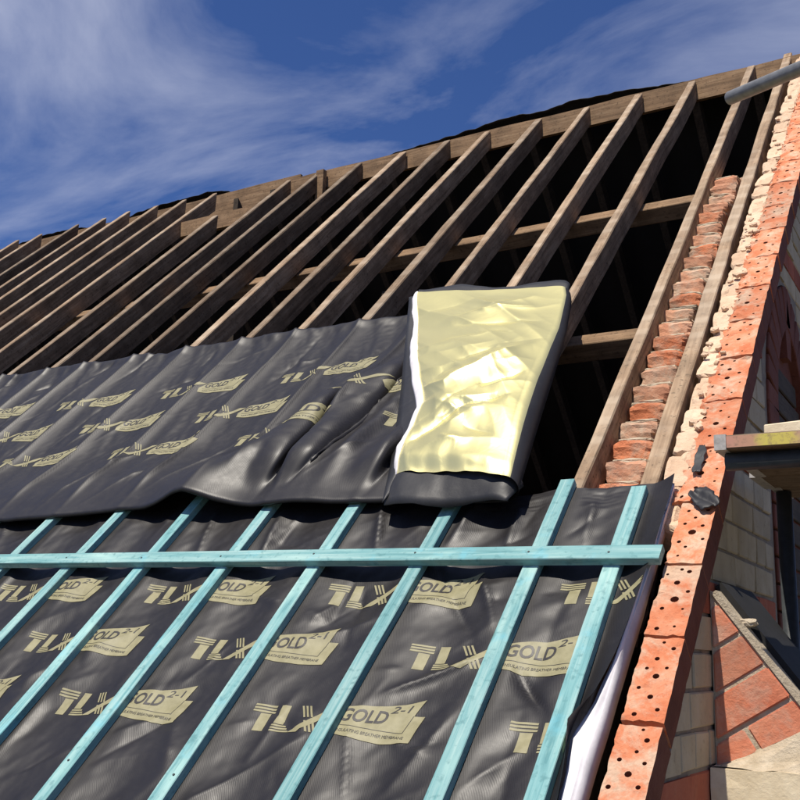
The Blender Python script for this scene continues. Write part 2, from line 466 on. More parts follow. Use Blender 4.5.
# ------------------------------------------------------------------ roof frame: rafters, ridge board, purlins
frame = thing('roof_frame', 'stripped roof frame of old brown rafters, ridge board and purlins under open sky', 'roof frame', ROOF)
RW, RD = 0.056, 0.115
def rafter_mesh(name, v0, v1, seed, w=RW, d=RD, mm=None, top_cut=True):
    rr = random.Random(seed)
    N = 26
    verts, faces = [], []
    ph = rr.uniform(0, 6)
    for i in range(N + 1):
        t_ = i / N
        v_ = v0 + (v1 - v0) * t_
        cu = 0.006 * math.sin(ph + t_ * 4.2) + rr.uniform(-.0028, .0028)
        cn = 0.004 * math.sin(ph * 2 + t_ * 5)
        hw_ = w / 2 + rr.uniform(-.003, .002)
        vb = v_ - (d * ST / CT if (i == N and top_cut) else 0)
        b_ = 0.004
        ring = [(cu - hw_, -b_ - abs(rr.gauss(0, .0015))), (cu - hw_ + b_, cn * 0), (cu + hw_ - b_, 0), (cu + hw_, -b_ - abs(rr.gauss(0, .002))), (cu + hw_, -d), (cu - hw_, -d)]
        for k, (x_, z_) in enumerate(ring):
            verts.append((x_, vb if k >= 4 else v_, z_ + cn))
    for i in range(N):
        for k in range(6):
            a = i * 6 + k; b2 = i * 6 + (k + 1) % 6
            faces.append((a, b2, b2 + 6, a + 6))
    faces.append(tuple(range(5, -1, -1)))
    faces.append(tuple(N * 6 + k for k in range(6)))
    return mesh(name, verts, faces, mm or M['rafter'])
def vridge(u):
    return 5.31 if u > -4.3 else 5.31 + min(0.30, (-4.3 - u) * 0.11 + 0.12)
raf = [0.012, -0.415, -0.803, -1.204, -1.592, -2.005, -2.375, -2.793, -3.215, -3.635, -3.970, -4.95, -5.39, -5.78, -6.18, -6.50, -6.90, -7.44, -7.85, -8.27, -8.68, -9.1, -9.5, -9.9, -10.3, -10.7]
for i, u in enumerate(raf):
    me = rafter_mesh('rafter', -1.35, vridge(u) + random.uniform(-.02, .02), 100 + i, w=RW + random.uniform(-.006, .006), d=RD if u > -4 else RD + 0.015)
    obj('rafter', me, frame, Matrix.Translation((u, 0, 0)) @ Matrix.Rotation(random.uniform(-.003, .003), 4, 'Z'))
o = obj('rafter', rafter_mesh('rafter', -1.35, 4.72, 160), frame, Matrix.Translation((-4.41, 0, 0)))
tag(o, 'shortened rafter cut off below the ridge at a trimmer')
o = obj('rafter', rafter_mesh('rafter', -1.35, 5.42, 161, w=0.058), frame, Matrix.Translation((0.268, 0, 0)) @ Matrix.Rotation(0.0075, 4, 'Z'))
tag(o, 'verge rafter standing beside the broken brickwork')

def to_roof(Y, Z): return (Y * CT + Z * ST, -Y * ST + Z * CT)
def world_box_in_roof(x0, x1, y0, y1, z0, z1, seed=0, segs=1, wob=0.0):
    rr = random.Random(seed); verts, faces = [], []
    for i in range(segs + 1):
        x_ = x0 + (x1 - x0) * i / segs
        dz = rr.uniform(-wob, wob)
        for (yy, zz_) in ((y0, z0), (y1, z0), (y1, z1 + dz), (y0, z1 + dz)):
            v_, n_ = to_roof(yy, zz_)
            verts.append((x_, v_, n_))
    for i in range(segs):
        for k in range(4):
            a = i * 4 + k; b2 = i * 4 + (k + 1) % 4
            faces.append((a, a + 4, b2 + 4, b2))
    faces.append((0, 1, 2, 3)); faces.append(tuple(segs * 4 + k for k in (3, 2, 1, 0)))
    return verts, faces
YR, ZR = 5.31 * CT, 5.31 * ST
vv, ff = world_box_in_roof(-4.02, 0.33, YR + 0.003, YR + 0.035, ZR - 0.16, ZR + 0.004, 1, 14, 0.006)
obj('ridge_board', mesh('ridge_board', vv, ff, M['ridge']), frame)
Y2, Z2 = 5.50 * CT, 5.50 * ST
vv, ff = world_box_in_roof(-11.0, -4.06, Y2 + 0.15, Y2 + 0.18, Z2 - 0.25, Z2 + 0.06, 2, 16, 0.01)
obj('ridge_board', mesh('ridge_board', vv, ff, M['ridge']), frame)
vv, ff = world_box_in_roof(-4.93, -3.99, 4.86 * CT, 4.86 * CT + 0.04, 4.86 * ST - 0.17, 4.86 * ST - 0.03, 3, 4, 0.003)
obj('trimmer', mesh('trimmer', vv, ff, M['ridge']), frame)
vv, ff = world_box_in_roof(-3.625, -3.55, 5.26 * CT - 0.03, 5.26 * CT + 0.02, 5.26 * ST - 0.30, 5.26 * ST + 0.02, 4)
obj('post', mesh('post', vv, ff, M['ridge']), frame)
for (vp, w_, dd) in ((3.33, 0.10, 0.09), (1.78, 0.09, 0.09)):
    o = obj('purlin', bm_mesh('purlin', box_bm(-10.9, 0.08, vp - w_, vp, -RD - 0.015 - dd, -RD - 0.012, 0.004), M['ridge']), frame)
# struts inside and rear rafters
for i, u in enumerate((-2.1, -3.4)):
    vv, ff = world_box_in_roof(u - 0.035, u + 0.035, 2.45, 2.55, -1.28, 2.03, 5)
    obj('strut', mesh('strut', vv, ff, M['shade_timber']), frame)
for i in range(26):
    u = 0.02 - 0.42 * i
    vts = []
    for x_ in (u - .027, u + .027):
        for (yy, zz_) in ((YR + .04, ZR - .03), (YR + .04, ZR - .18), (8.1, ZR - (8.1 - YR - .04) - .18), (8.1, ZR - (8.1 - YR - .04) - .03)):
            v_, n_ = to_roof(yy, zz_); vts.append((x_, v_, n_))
    obj('rafter', mesh('rear_rafter', vts, [(0, 1, 2, 3), (7, 6, 5, 4), (0, 4, 5, 1), (1, 5, 6, 2), (2, 6, 7, 3), (3, 7, 4, 0)], M['shade_timber']), frame)

# ------------------------------------------------------------------ rear underlay peeping over the ridge
prof = [(-11, .02), (-8.3, .02), (-7.8, .07), (-7.2, .10), (-6.85, .04), (-6.4, .0), (-6.2, .06), (-5.95, .11), (-5.2, .13), (-4.95, .07), (-4.8, -.10), (-3.4, -.10), (-3.15, -.02), (-2.7, .05), (-2.3, .07), (-2.0, .12), (-1.75, .125), (-1.62, .10), (-1.35, .135), (-1.0, .12), (-.8, .075), (-.55, .03), (-.3, -.03), (.33, -.06)]
pu = np.array([p[0] for p in prof]); pe = np.array([p[1] for p in prof])
nu = 380
us = np.linspace(-10.95, 0.32, nu)
e = np.interp(us, pu, pe) * 0.62 + 0.014 + 0.016 * perlin(us * 5, us * 0, 3) + 0.016 * perlin(us * 11, us * 0 + .3, 5) + 0.004 * perlin(us * 29, us * 0 + .3, 6)
rows = []
ybase = np.where(us > -4.05, YR + 0.04, Y2 + 0.19); zbase = np.where(us > -4.05, ZR, Z2 + 0.05)
for (fy, fz, le) in ((-0.01, -0.004, 1.0), (0.02, 0.0, 1.0), (0.07, -0.02, 0.9), (0.16, -0.08, 0.75), (0.30, -0.22, 0.45), (0.8, -0.76, 0.15), (4.4, -4.36, 0.0)):
    Yw = ybase + fy + 0.02 * perlin(us * 4, us * 0 + fy * 9, 8) + 0.016 * perlin(us * 14, us * 0 + fy * 30, 9) * (fy > .003)
    Zw = zbase + fz + e * le
    rows.append(np.stack([us, Yw * CT + Zw * ST, -Yw * ST + Zw * CT], 1))
nr = len(rows)
V_ = np.concatenate(rows)
F_ = [(j * nu + i, j * nu + i + 1, (j + 1) * nu + i + 1, (j + 1) * nu + i) for j in range(nr - 1) for i in range(nu - 1)]
rear = thing('rear_underlay', 'crumpled black underlay of the far slope lapping up over the ridge', 'underlay', ROOF)
o = obj('sheet', mesh('rear_sheet', V_, F_, M['mem_rear'], True), rear)
md = o.modifiers.new('thickness', 'SOLIDIFY'); md.thickness = 0.004; md.offset = 0
# pale strip along the edge of the ridge sheet
tv, tf = [], []
for i, u in enumerate(np.linspace(-1.15, -0.62, 26)):
    ee = float(np.interp(u, us, e)); yb = YR + 0.045; zb = ZR + ee + 0.004
    hh = (0.006 + 0.009 * abs(math.sin(u * 23))) * math.sin(math.pi * i / 25) + .001
    for (yy, zz_) in ((yb + .01, zb), (yb + .03, zb + hh)):
        v_, n_ = to_roof(yy, zz_); tv.append((u, v_, n_))
    if i: tf.append((2 * i - 2, 2 * i, 2 * i + 1, 2 * i - 1))
o = obj('pale_edge', mesh('pale_edge', tv, tf, M['wadding']), rear)
md = o.modifiers.new('thickness', 'SOLIDIFY'); md.thickness = 0.003

# ------------------------------------------------------------------ printed sheets
G = 0.01
class Sheet:
    def __init__(s, u0, u1, v0, v1, fn):
        s.i0, s.i1, s.j0, s.j1 = round(u0 / G), round(u1 / G), round(v0 / G), round(v1 / G)
        s.nu, s.nv = s.i1 - s.i0 + 1, s.j1 - s.j0 + 1
        uu, vv_ = np.meshgrid(np.arange(s.i0, s.i1 + 1) * G, np.arange(s.j0, s.j1 + 1) * G, indexing='ij')
        s.P = fn(uu, vv_)                        # (nu, nv, 3)
        du = np.gradient(s.P, axis=0); dv = np.gradient(s.P, axis=1)
        nn = np.cross(du, dv); s.N = nn / (np.linalg.norm(nn, axis=2, keepdims=True) + 1e-12)
    def build(s, name, mm):
        idx = np.arange(s.nu * s.nv).reshape(s.nu, s.nv)
        a, b_, c_, d_ = idx[:-1, :-1].ravel(), idx[1:, :-1].ravel(), idx[1:, 1:].ravel(), idx[:-1, 1:].ravel()
        tris = np.concatenate([np.stack([a, b_, c_], 1), np.stack([a, c_, d_], 1)])
        me_ = bpy.data.meshes.new(name)
        me_.vertices.add(s.nu * s.nv); me_.vertices.foreach_set('co', s.P.reshape(-1).astype(np.float32))
        nt = len(tris)
        me_.loops.add(nt * 3); me_.loops.foreach_set('vertex_index', tris.ravel().astype(np.int32))
        me_.polygons.add(nt); me_.polygons.foreach_set('loop_start', np.arange(0, nt * 3, 3, dtype=np.int32))
        me_.polygons.foreach_set('use_smooth', [True] * nt)
        me_.materials.append(mm); me_.update(calc_edges=True); me_.validate()
        return me_
    def at(s, u, v, off):
        fu = np.clip(u / G - s.i0, 0, s.nu - 1.0001); fv = np.clip(v / G - s.j0, 0, s.nv - 1.0001)
        i = np.floor(fu + 1e-6).astype(int); j = np.floor(fv + 1e-6).astype(int)
        i = np.clip(i, 0, s.nu - 2); j = np.clip(j, 0, s.nv - 2)
        a = (fu - i)[:, None]; b_ = (fv - j)[:, None]
        out = []
        for X in (s.P, s.N):
            p00, p10, p11, p01 = X[i, j], X[i + 1, j], X[i + 1, j + 1], X[i, j + 1]
            lo = p00 + a * (p10 - p00) + b_ * (p11 - p10)
            hi = p00 + b_ * (p01 - p00) + a * (p11 - p01)
            out.append(np.where(a >= b_, lo, hi))
        return out[0] + out[1] * off[:, None]

# logo template
def poly(bm, pts, z, mi, shear=0.0):
    vs_ = [bm.verts.new((x - shear * y, y, z)) for x, y in pts]
    f = bm.faces.new(vs_); f.material_index = mi
def text_polys(body, x0, y0, width, height, z, skew=0.0, mi=1, bold=0.0, rise=0.0):
    cu = bpy.data.curves.new('print_text', 'FONT'); cu.body = body; cu.size = 1.0; cu.fill_mode = 'FRONT'; cu.resolution_u = 3; cu.offset = bold
    ob = bpy.data.objects.new('print_text', cu); col.objects.link(ob)
    dg = bpy.context.evaluated_depsgraph_get(); dg.update()
    me_ = bpy.data.meshes.new_from_object(ob.evaluated_get(dg))
    co = np.array([v_.co[:] for v_ in me_.vertices]); fs = [tuple(p.vertices) for p in me_.polygons]
    bpy.data.objects.remove(ob); bpy.data.curves.remove(cu); bpy.data.meshes.remove(me_)
    mn, mx = co.min(0), co.max(0)
    xx = (co[:, 0] - mn[0]) / (mx[0] - mn[0]); yy = (co[:, 1] - mn[1]) / (mx[1] - mn[1])
    X = x0 + xx * width + skew * yy * height; Y = y0 + yy * height + rise * xx
    return [(float(a), float(b_), z) for a, b_ in zip(X, Y)], fs, mi
tb = bmesh.new()
SH = 0.12
for k in range(3): poly(tb, [(-.024, .066 + k * .0105), (.052, .066 + k * .0105), (.053, .0725 + k * .0105), (-.022, .0725 + k * .0105)], 0, 0, SH)
poly(tb, [(.0, .0), (.036, .0), (.042, .0625), (.006, .0625)], 0, 0, SH)
poly(tb, [(.066, .028), (.098, .028), (.102, .094), (.070, .094)], 0, 0, SH)
for k in range(3): poly(tb, [(.062, .0 + k * .0095), (.128 - k * .008, .0 + k * .0095), (.126 - k * .008, .006 + k * .0095), (.063, .006 + k * .0095)], 0, 0, SH)
poly(tb, [(.126, .0), (.160, .0), (.272, .088), (.235, .088)], 0.0003, 0, 0)
for k in range(3):
    x_ = .128 + k * .0135
    poly(tb, [(x_, .096), (x_ + .007, .096), (x_ + .036, .052), (x_ + .029, .052)], 0.0005, 0, 0)
    poly(tb, [(x_ + .036, .040), (x_ + .044, .040), (x_ + .070, .0), (x_ + .062, .0)], 0.0005, 0, 0)
FL = [(.252, .040), (.262, .004), (.34, -.004), (.43, -.006), (.512, .002), (.526, .092), (.492, .092), (.39, .116), (.33, .108), (.285, .098)]
FT = [(.39, .116), (.492, .092), (.508, .150), (.45, .130)]
vs_ = [tb.verts.new((x, y, 0.0007)) for x, y in FL]; tb.faces.new(vs_).material_index = 0
vs_ = [tb.verts.new((x, y, 0.0007)) for x, y in FT]; tb.faces.new(vs_).material_index = 0
def add_text(t):
    pts, fs, mi = t
    vv_ = [tb.verts.new(p) for p in pts]
    for f in fs:
        try: tb.faces.new([vv_[q] for q in f]).material_index = mi
        except ValueError: pass
Zk = 0.0014
add_text(text_polys('GOLD', .276, .046, .140, .046, Zk, 0.05, 1, 0.022, 0.010))
add_text(text_polys('2-1', .418, .094, .054, .026, Zk, 0.25, 1, 0.005, 0.008))
add_text(text_polys('INSULATING BREATHER MEMBRANE', .285, .012, .205, .010, Zk, 0.0))
poly(tb, [(.275, .033), (.478, .033), (.478, .0346), (.275, .0346)], Zk, 1)
poly(tb, [(.478, .033), (.4798, .033), (.492, .092), (.4903, .092)], Zk, 1)
bmesh.ops.triangulate(tb, faces=tb.faces[:])
def cut(co, no):
    bmesh.ops.bisect_plane(tb, geom=tb.verts[:] + tb.edges[:] + tb.faces[:], dist=1e-7, plane_co=co, plane_no=no)
for i in range(-5, 55): cut((i * G, 0, 0), (1, 0, 0))
for j in range(-2, 17): cut((0, j * G, 0), (0, 1, 0))
for k in range(-22, 56): cut((k * G, 0, 0), (1, -1, 0))
bmesh.ops.triangulate(tb, faces=tb.faces[:])
tb.normal_update()
for f in list(tb.faces):
    if f.normal.z < 0: f.normal_flip()
tb.verts.index_update()
LV = np.array([v_.co[:] for v_ in tb.verts]); LF = [tuple(v_.index for v_ in f.verts) for f in tb.faces]; LM = [f.material_index for f in tb.faces]
LC = np.array([LV[list(f), :2].mean(0) for f in LF])
tb.free()
def print_logo(sheet, u, v, parent, name='printed_logo', mask=None):
    u = round(u / G) * G; v = round(v / G) * G
    uu, vv_ = LV[:, 0] + u, LV[:, 1] + v
    cu, cv = LC[:, 0] + u, LC[:, 1] + v
    ok = (cu > sheet.i0 * G + .004) & (cu < sheet.i1 * G - .004) & (cv > sheet.j0 * G + .004) & (cv < sheet.j1 * G - .004)
    if mask is not None: ok &= mask(cu, cv)
    if ok.sum() < 10: return
    P_ = sheet.at(uu, vv_, LV[:, 2] + 0.0009)
    keep = [i for i in range(len(LF)) if ok[i]]
    used = sorted({q for i in keep for q in LF[i]}); mp_ = {q: k for k, q in enumerate(used)}
    me_ = mesh(name, P_[used], [tuple(mp_[q] for q in LF[i]) for i in keep], [M['khaki'], M['ink']], True, [LM[i] for i in keep])
    return obj(name, me_, parent)

# ------------------------------------------------------------------ lower sheet (already battened down)
CB = [0.247] + [-0.004 - 0.4 * k for k in range(9)]
def edge_u(v):
    return np.interp(v, [-1.5, -.95, -.80, -.70, -.60, -.50, -.35, -.12, .06, .41], [.31, .315, .308, .300, .284, .318, .335, .350, .358, .352])
def low_fn(u, v):
    d = np.full(u.shape, 9.0); span = np.full(u.shape, .2)
    cs = sorted(CB)
    for c_ in cs: d = np.minimum(d, np.abs(u - c_))
    free = sst(0.022, 0.10, d)
    n_ = 0.003 - 0.017 * sst(0.02, 0.2, d)
    ru = u * 0.8 + v * 0.6; rv = -u * 0.6 + v * 0.8
    n_ = n_ + free * (0.016 * (ridged(rv * 4.2 + 3, ru * 1.3, 11) - 0.6) * sst(-.1, .5, perlin(u * 1.7, v * 1.7, 4) + .2)
                      + 0.009 * perlin(u * 5, v * 3, 12) + 0.004 * perlin(rv * 14, ru * 4, 13) + .0016 * perlin(u * 30, v * 24, 14))
    lift = 0
    for pts, w, h in ([[(-.30, -.50), (-.03, -.345)], .018, .020], [[(.03, -.36), (.21, -.56)], .014, -.020], [[(-.19, .02), (-.04, -.26)], .018, .018],
                      [[(-.36, .05), (-.10, -.29)], .016, -.012], [[(-.59, -.50), (-.62, -.78)], .03, .012], [[(-.75, -.95), (-.46, -.66)], .035, .016],
                      [[(-.154, -.80), (-.02, -.47)], .03, .014], [[(-1.14, -.06), (-.63, -.22)], .02, .010], [[(-1.46, -.93), (-.92, -.57)], .05, .016],
                      [[(-.05, -.9), (.18, -.62)], .03, .012], [[(-1.9, -.7), (-1.3, -.2)], .04, .012], [[(-.75, -.34), (-.42, -.20)], .03, .012],
                      [[(-.98, -.62), (-.82, -.9)], .03, .012], [[(-.35, .14), (-.30, .42)], .02, .03], [[(-.62, .12), (-.72, .42)], .02, .022], [[(-.14, .1), (-.16, .4)], .025, .02],
                      [[(.12, .12), (.10, .4)], .03, .018], [[(-1.1, .1), (-1.15, .4)], .02, .02], [[(-1.42, .12), (-1.5, .4)], .02, .018]):
        n_ = n_ + free * crease(u, v, pts, w, h)
    rr = random.Random(8)
    for q in range(60):
        uc = rr.uniform(-2.8, .2); vc = rr.uniform(-1.1, .4); L_ = rr.uniform(.1, .35); a = rr.uniform(0, 3.14)
        n_ = n_ + free * crease(u, v, [(uc - L_ * math.cos(a) / 2, vc - L_ * math.sin(a) / 2), (uc + L_ * math.cos(a) / 2, vc + L_ * math.sin(a) / 2)], rr.uniform(.012, .018), rr.choice((1, -1)) * rr.uniform(.003, .008))
    n_ = np.maximum(n_, -0.035)
    dr = np.full(u.shape, 9.0)
    for c_ in raf + [0.268]: dr = np.minimum(dr, np.abs(u - c_))
    n_ = smax(n_, .003 - .5 * np.maximum(0, dr - .036), .003)
    # right edge: trimmed, turned up
    t_ = np.clip((u - .272) / (.36 - .272), 0, 1)
    uo = np.where(u > .272, .272 + t_ * (edge_u(v) - .272), u)
    n_ = np.where(u > .272, 0.003 + t_ ** 1.3 * (0.034 + .006 * np.sin(v * 9 + 1) + 0.02 * np.exp(-((v + .6) / .1) ** 2)), n_)
    # the front below: top hem
    tv_ = sst(.40, .62, v)
    n_ = n_ + tv_ * 0.012 * perlin(u * 7, v * 0, 5)
    top = .42 + .20 * sst(-.25, -.55, u)
    v = np.where(v > .30, .30 + (v - .30) / .32 * (top - .30), v)
    return np.stack([uo, v + 0.008 * perlin(u * 3, v * 0 + .5, 9) * tv_, n_], 2)
low = Sheet(-4.4, 0.36, -1.40, 0.62, low_fn)
lowT = thing('lower_membrane_sheet', 'black printed insulating membrane pinned flat under the teal battens', 'membrane', ROOF)
o = obj('sheet', low.build('lower_sheet', M['mem']), lowT)
for row, (v_, off) in enumerate(((-.92, -.235), (-.66, -.64), (-.40, -.235), (-.14, -.652))):
    for k in range(-4, 3):
        u_ = off + .81 * k - 0.03
        if -3.9 < u_ < .34 and not (row == 0): print_logo(low, u_, v_, lowT)
# white wadding spilling out at the verge edge
wu, wv = 14, 90
pts = []
for j in range(wv):
    v_ = -1.4 + 1.80 * j / (wv - 1)
    eu = float(edge_u(v_))
    l0 = eu - 0.014
    r0 = 0.345 + 0.006 * float(perlin(v_ * 5, 2.2, 3))
    for i in range(wu):
        t_ = i / (wu - 1)
        u_ = l0 + (r0 - l0) * t_
        hgt = 0.004 + .016 * math.sin(math.pi * min(1, t_ * 1.05)) - 0.045 * max(0, t_ - .86) / .14 + .006 * float(perlin(t_ * 5 + v_ * 2, v_ * 5, 17)) - .006 * abs(math.sin(t_ * 9 + v_ * 3))
        pts.append((u_, v_, hgt))
F_ = [(j * wu + i, j * wu + i + 1, (j + 1) * wu + i + 1, (j + 1) * wu + i) for j in range(wv - 1) for i in range(wu - 1)]
o = obj('wadding', mesh('wadding_edge', pts, F_, M['wadding'], True), lowT)
md = o.modifiers.new('thickness', 'SOLIDIFY'); md.thickness = 0.008; md.offset = -1

# ------------------------------------------------------------------ upper sheet (loosely draped)
def up_fn(u, v):
    d = np.full(u.shape, 9.0)
    for c_ in raf + [-4.41]: d = np.minimum(d, np.abs(u + 0.02 * perlin(v * 2, u * 0 + c_, 1) - c_))
    sag = np.abs(np.sin(np.pi * np.clip(d / .41, 0, .5)))
    n_ = 0.012 + 0.010 * np.exp(-(d / .018) ** 2) - 0.024 * (1 - np.exp(-d / 0.06)) * (1 - .6 * sst(1.8, 2.0, v))
    near = 0.12 + 0.88 * sst(.03, .14, d)
    slack = sst(-.2, .5, perlin(u * 1.3, v * 1.6, 31))
    n_ = n_ + near * (0.018 * (ridged(u * 4.5 + v * 1.3, v * 0.7, 32) - .6) * (0.3 + slack) + .010 * perlin(u * 7 + v * 2, v * 1.4, 33) + .006 * (ridged(u * 11 + v * 7, v * 3, 41) - .6) * slack + .004 * perlin(u * 17 + v * 6, v * 5, 34) + .002 * perlin(u * 33, v * 26, 35))
    hem = sst(.95, .48, v)
    n_ = n_ + sst(.70, .40, v) * (.007 * perlin(u * 12, v * 3, 42) + .004 * perlin(u * 26 + v * 5, v * 8, 43))
    n_ = n_ + hem * (0.056 + .008 * np.sin(u * 5.1) + 0.012 * perlin(u * 3.1, v * 2, 36))
    # big slack folds near the turned-back end
    n_ = n_ + 0.080 * np.exp(-((u + 1.62 - (v - .4) * .25) / .20) ** 2) * sst(1.0, .36, v)
    n_ = n_ + 0.055 * np.exp(-((u + 1.12) / .36) ** 2) * sst(1.75, 1.15, v)
    n_ = n_ + crease(u, v, [(-1.50, .42), (-1.40, .75), (-1.28, 1.22)], .085, .065, False)
    n_ = n_ + crease(u, v, [(-1.30, 1.32), (-1.235, .84), (-1.27, .42)], .022, -.085)
    n_ = n_ + crease(u, v, [(-1.05, 1.60), (-1.07, 1.10), (-1.14, .50)], .016, -.085)
    n_ = n_ + crease(u, v, [(-1.16, 1.34), (-1.19, 1.05), (-1.17, .75)], .05, .045, False)
    n_ = n_ + crease(u, v, [(-.72, .85), (-.78, .42)], .014, -.06)
    n_ = n_ + crease(u, v, [(-.93, 1.25), (-.96, .80), (-.98, .45)], .05, .035, False)
    n_ = n_ + crease(u, v, [(-2.3, .42), (-2.02, .78)], .02, .014) + crease(u, v, [(-2.62, .42), (-2.3, .9)], .02, .014) + crease(u, v, [(-1.95, .5), (-1.7, .95)], .02, .012)
    rr = random.Random(5)
    for q in range(110):
        uc = rr.uniform(-5.6, -.5); vc = rr.uniform(.45, 1.95); L_ = rr.uniform(.15, .55); a = rr.gauss(1.45, .28)
        if rr.random() < .25: a = rr.uniform(.2, 1.2)
        n_ = n_ + crease(u, v, [(uc - L_ * math.cos(a) / 2, vc - L_ * math.sin(a) / 2), (uc + rr.uniform(-.02, .02), vc), (uc + L_ * math.cos(a) / 2, vc + L_ * math.sin(a) / 2)], rr.uniform(.012, .020), near * rr.choice((1, 1, -1)) * rr.uniform(.005, .013))
    n_ = smax(n_, -.045, .012)
    n_ = smax(n_, .004 - .5 * np.maximum(0, d - .028), .008)
    hw2 = sst(.70, .44, v)
    flat = 0.046 + .006 * perlin(u * 6, v * 3, 44) + 0.085 * np.exp(-((u + 1.60) / .17) ** 2) + .022 * np.exp(-((u + 1.05) / .2) ** 2)
    n_ = n_ * (1 - .85 * hw2) + flat * .85 * hw2
    # must lie on the counter battens near the bottom hem
    dc = np.full(u.shape, 9.0)
    for c_ in CB: dc = np.minimum(dc, np.abs(u - c_))
    n_ = smax(n_, 0.036 - 0.10 * np.maximum(0, dc - .03) - .25 * np.maximum(0, v - .56), .010)
    # bottom hem turns down
    tb_ = np.clip((.40 - v) / .04, 0, 1)
    drop = np.sin(tb_ * np.pi / 2)
    vo = np.where(v < .40, .40 - .014 * np.sin(tb_ * np.pi / 2), v) - .02 * sst(.7, .4, v)
    n_ = n_ - .016 * (1 - np.cos(tb_ * np.pi / 2))
    vo = vo + (0.03 * np.sin(u * 2.3 + .6) + .02 * perlin(u * 4, u * 0, 38)) * sst(.9, .4, v) - 0.05 * np.exp(-((u + 2.5) / .5) ** 2) * sst(.9, .4, v)
    # top edge
    tt = sst(1.92, 2.0, v)
    vo = vo + tt * (.02 * perlin(u * 3, u * 0, 39) + .012 * perlin(u * 11, u * 0, 40))
    n_ = n_ + tt * .010
    uo = np.where(u > -.9, -.9 + (u + .9) / .6 * (np.interp(v, [.30, .74, .99, 1.40, 1.74, 2.0], [-.15, -.205, -.235, -.285, -.35, -.44]) - .04 + .9), u)
    for (pv, pc, amp, wd, v0_, v1_) in (([.42, .50, 1.10, 1.60], [-1.15, -1.14, -1.07, -1.05], .062, .036, .48, 1.62), ([.42, .83, 1.29, 1.5], [-1.30, -1.27, -1.30, -1.33], .050, .034, .46, 1.34), ([.42, .6, .9, 1.2], [-.80, -.79, -.74, -.72], .040, .030, .44, 1.05)):
        x_ = u - np.interp(v, pv, pc) + .012 * perlin(v * 5, v * 0 + amp * 90, 47)
        tap = sst(v0_, v0_ + .16, v) * sst(v1_, v1_ - .3, v)
        n_ = n_ + tap * amp * .75 * np.exp(-((x_ + .030) / .055) ** 2)
        uo = uo + tap * amp * np.exp(-((x_ + .012) / wd) ** 2)
    return np.stack([uo, vo, n_], 2)
up = Sheet(-7.6, -0.30, 0.36, 2.0, up_fn)
upT = thing('upper_membrane_sheet', 'loose wrinkled black printed membrane draped over rafters, end folded back showing gold foil', 'membrane', ROOF)
o = obj('sheet', up.build('upper_sheet', M['mem']), upT)
md = o.modifiers.new('thickness', 'SOLIDIFY'); md.thickness = 0.006; md.offset = -1
for v_, off in ((.86, -2.51), (1.145, -2.95), (1.44, -3.40)):
    for k in range(-5, 4):
        u_ = off + .80 * k
        if -7.0 < u_ < -.5: print_logo(up, u_, v_, upT)

# ------------------------------------------------------------------ the end of the upper sheet turned back, gold side up
def flap_lr(v):
    ul = np.interp(v, [.30, .47, .87, 1.11, 1.55, 2.04], [-.62, -.655, -.70, -.825, -1.04, -1.25])
    ur = np.interp(v, [.30, .74, .99, 1.40, 1.74, 1.95], [-.15, -.205, -.235, -.285, -.35, -.42])
    return ul, ur
def flap_pts(s, t_, extra=0.0):
    # s: 0 at the curl's underside .. 1 at the free left edge; t_: 0 bottom .. 1 top
    # the top edge runs lower at the right than at the left
    vb = 0.310 + 0.125 * s
    vt = 1.785 + 0.20 * s + 0.075 * s ** 3
    v = vb + (vt - vb) * t_
    ul, ur = flap_lr(v)
    r_ = 0.048 + 0.012 * np.sin(t_ * 5)
    a = np.clip(s / 0.22, 0, 1) * np.pi
    flat = np.clip((s - .22) / .78, 0, 1)
    u = np.where(s < .22, ur - r_ * .6 + r_ * np.sin(a), ur - r_ * .6 + (ul - ur + r_ * .6) * flat)
    n_ = 0.036 + r_ * (1 - np.cos(a))
    n_ = n_ + np.where(s > .22, .030 * np.sin(np.pi * flat) ** .8 - .030 * flat, 0)
    w = sst(.1, .4, s)
    n_ = n_ + w * (0.026 * (ridged(t_ * 3.4 - s * 1.3 + 1.3, s * 1.1, 51) - .6) + .012 * perlin(t_ * 5 + s * 2, s * 2, 52) + .004 * (ridged(t_ * 9 - s * 4, s * 3, 53) - .6))
    n_ = n_ + w * (crease(s, t_, [(.3, .30), (.62, .24), (.95, .10)], .03, -.030) + crease(s, t_, [(.28, .58), (.5, .44), (.8, .33), (.98, .33)], .035, .032) + crease(s, t_, [(.26, .42), (.55, .33)], .02, -.02)
                   + crease(s, t_, [(.28, .12), (.6, .10), (.9, .06)], .035, .016) + crease(s, t_, [(.35, .85), (.7, .80)], .02, .014) + crease(s, t_, [(.3, .74), (.75, .72)], .02, -.012))
    rr = random.Random(12)
    for q in range(26):
        sc = rr.uniform(.3, .95); tc_ = rr.uniform(.08, .92); L_ = rr.uniform(.15, .5); a = rr.gauss(2.9, .35)
        n_ = n_ + w * crease(s, t_, [(sc - L_ * math.cos(a) / 2, tc_ - L_ * math.sin(a) * .35), (sc, tc_ + rr.uniform(-.015, .015)), (sc + L_ * math.cos(a) / 2, tc_ + L_ * math.sin(a) * .35)], rr.uniform(.014, .024), rr.choice((1, 1, -1)) * rr.uniform(.004, .010))
    n_ = n_ - w * .02 * sst(.05, 0, t_) - w * (n_ - .105) * .8 * sst(.86, 1., t_)
    u = u + .006 * perlin(t_ * 14, s * 6, 55) * w
    v = v + .010 * perlin(s * 9, t_ * 2, 56)
    return np.stack([u, v, n_ + extra], -1)
ns, nt = 150, 260
S_, T_ = np.meshgrid(np.linspace(0, 1, ns), np.linspace(0, 1, nt), indexing='ij')
P_ = flap_pts(S_, T_).reshape(-1, 3)
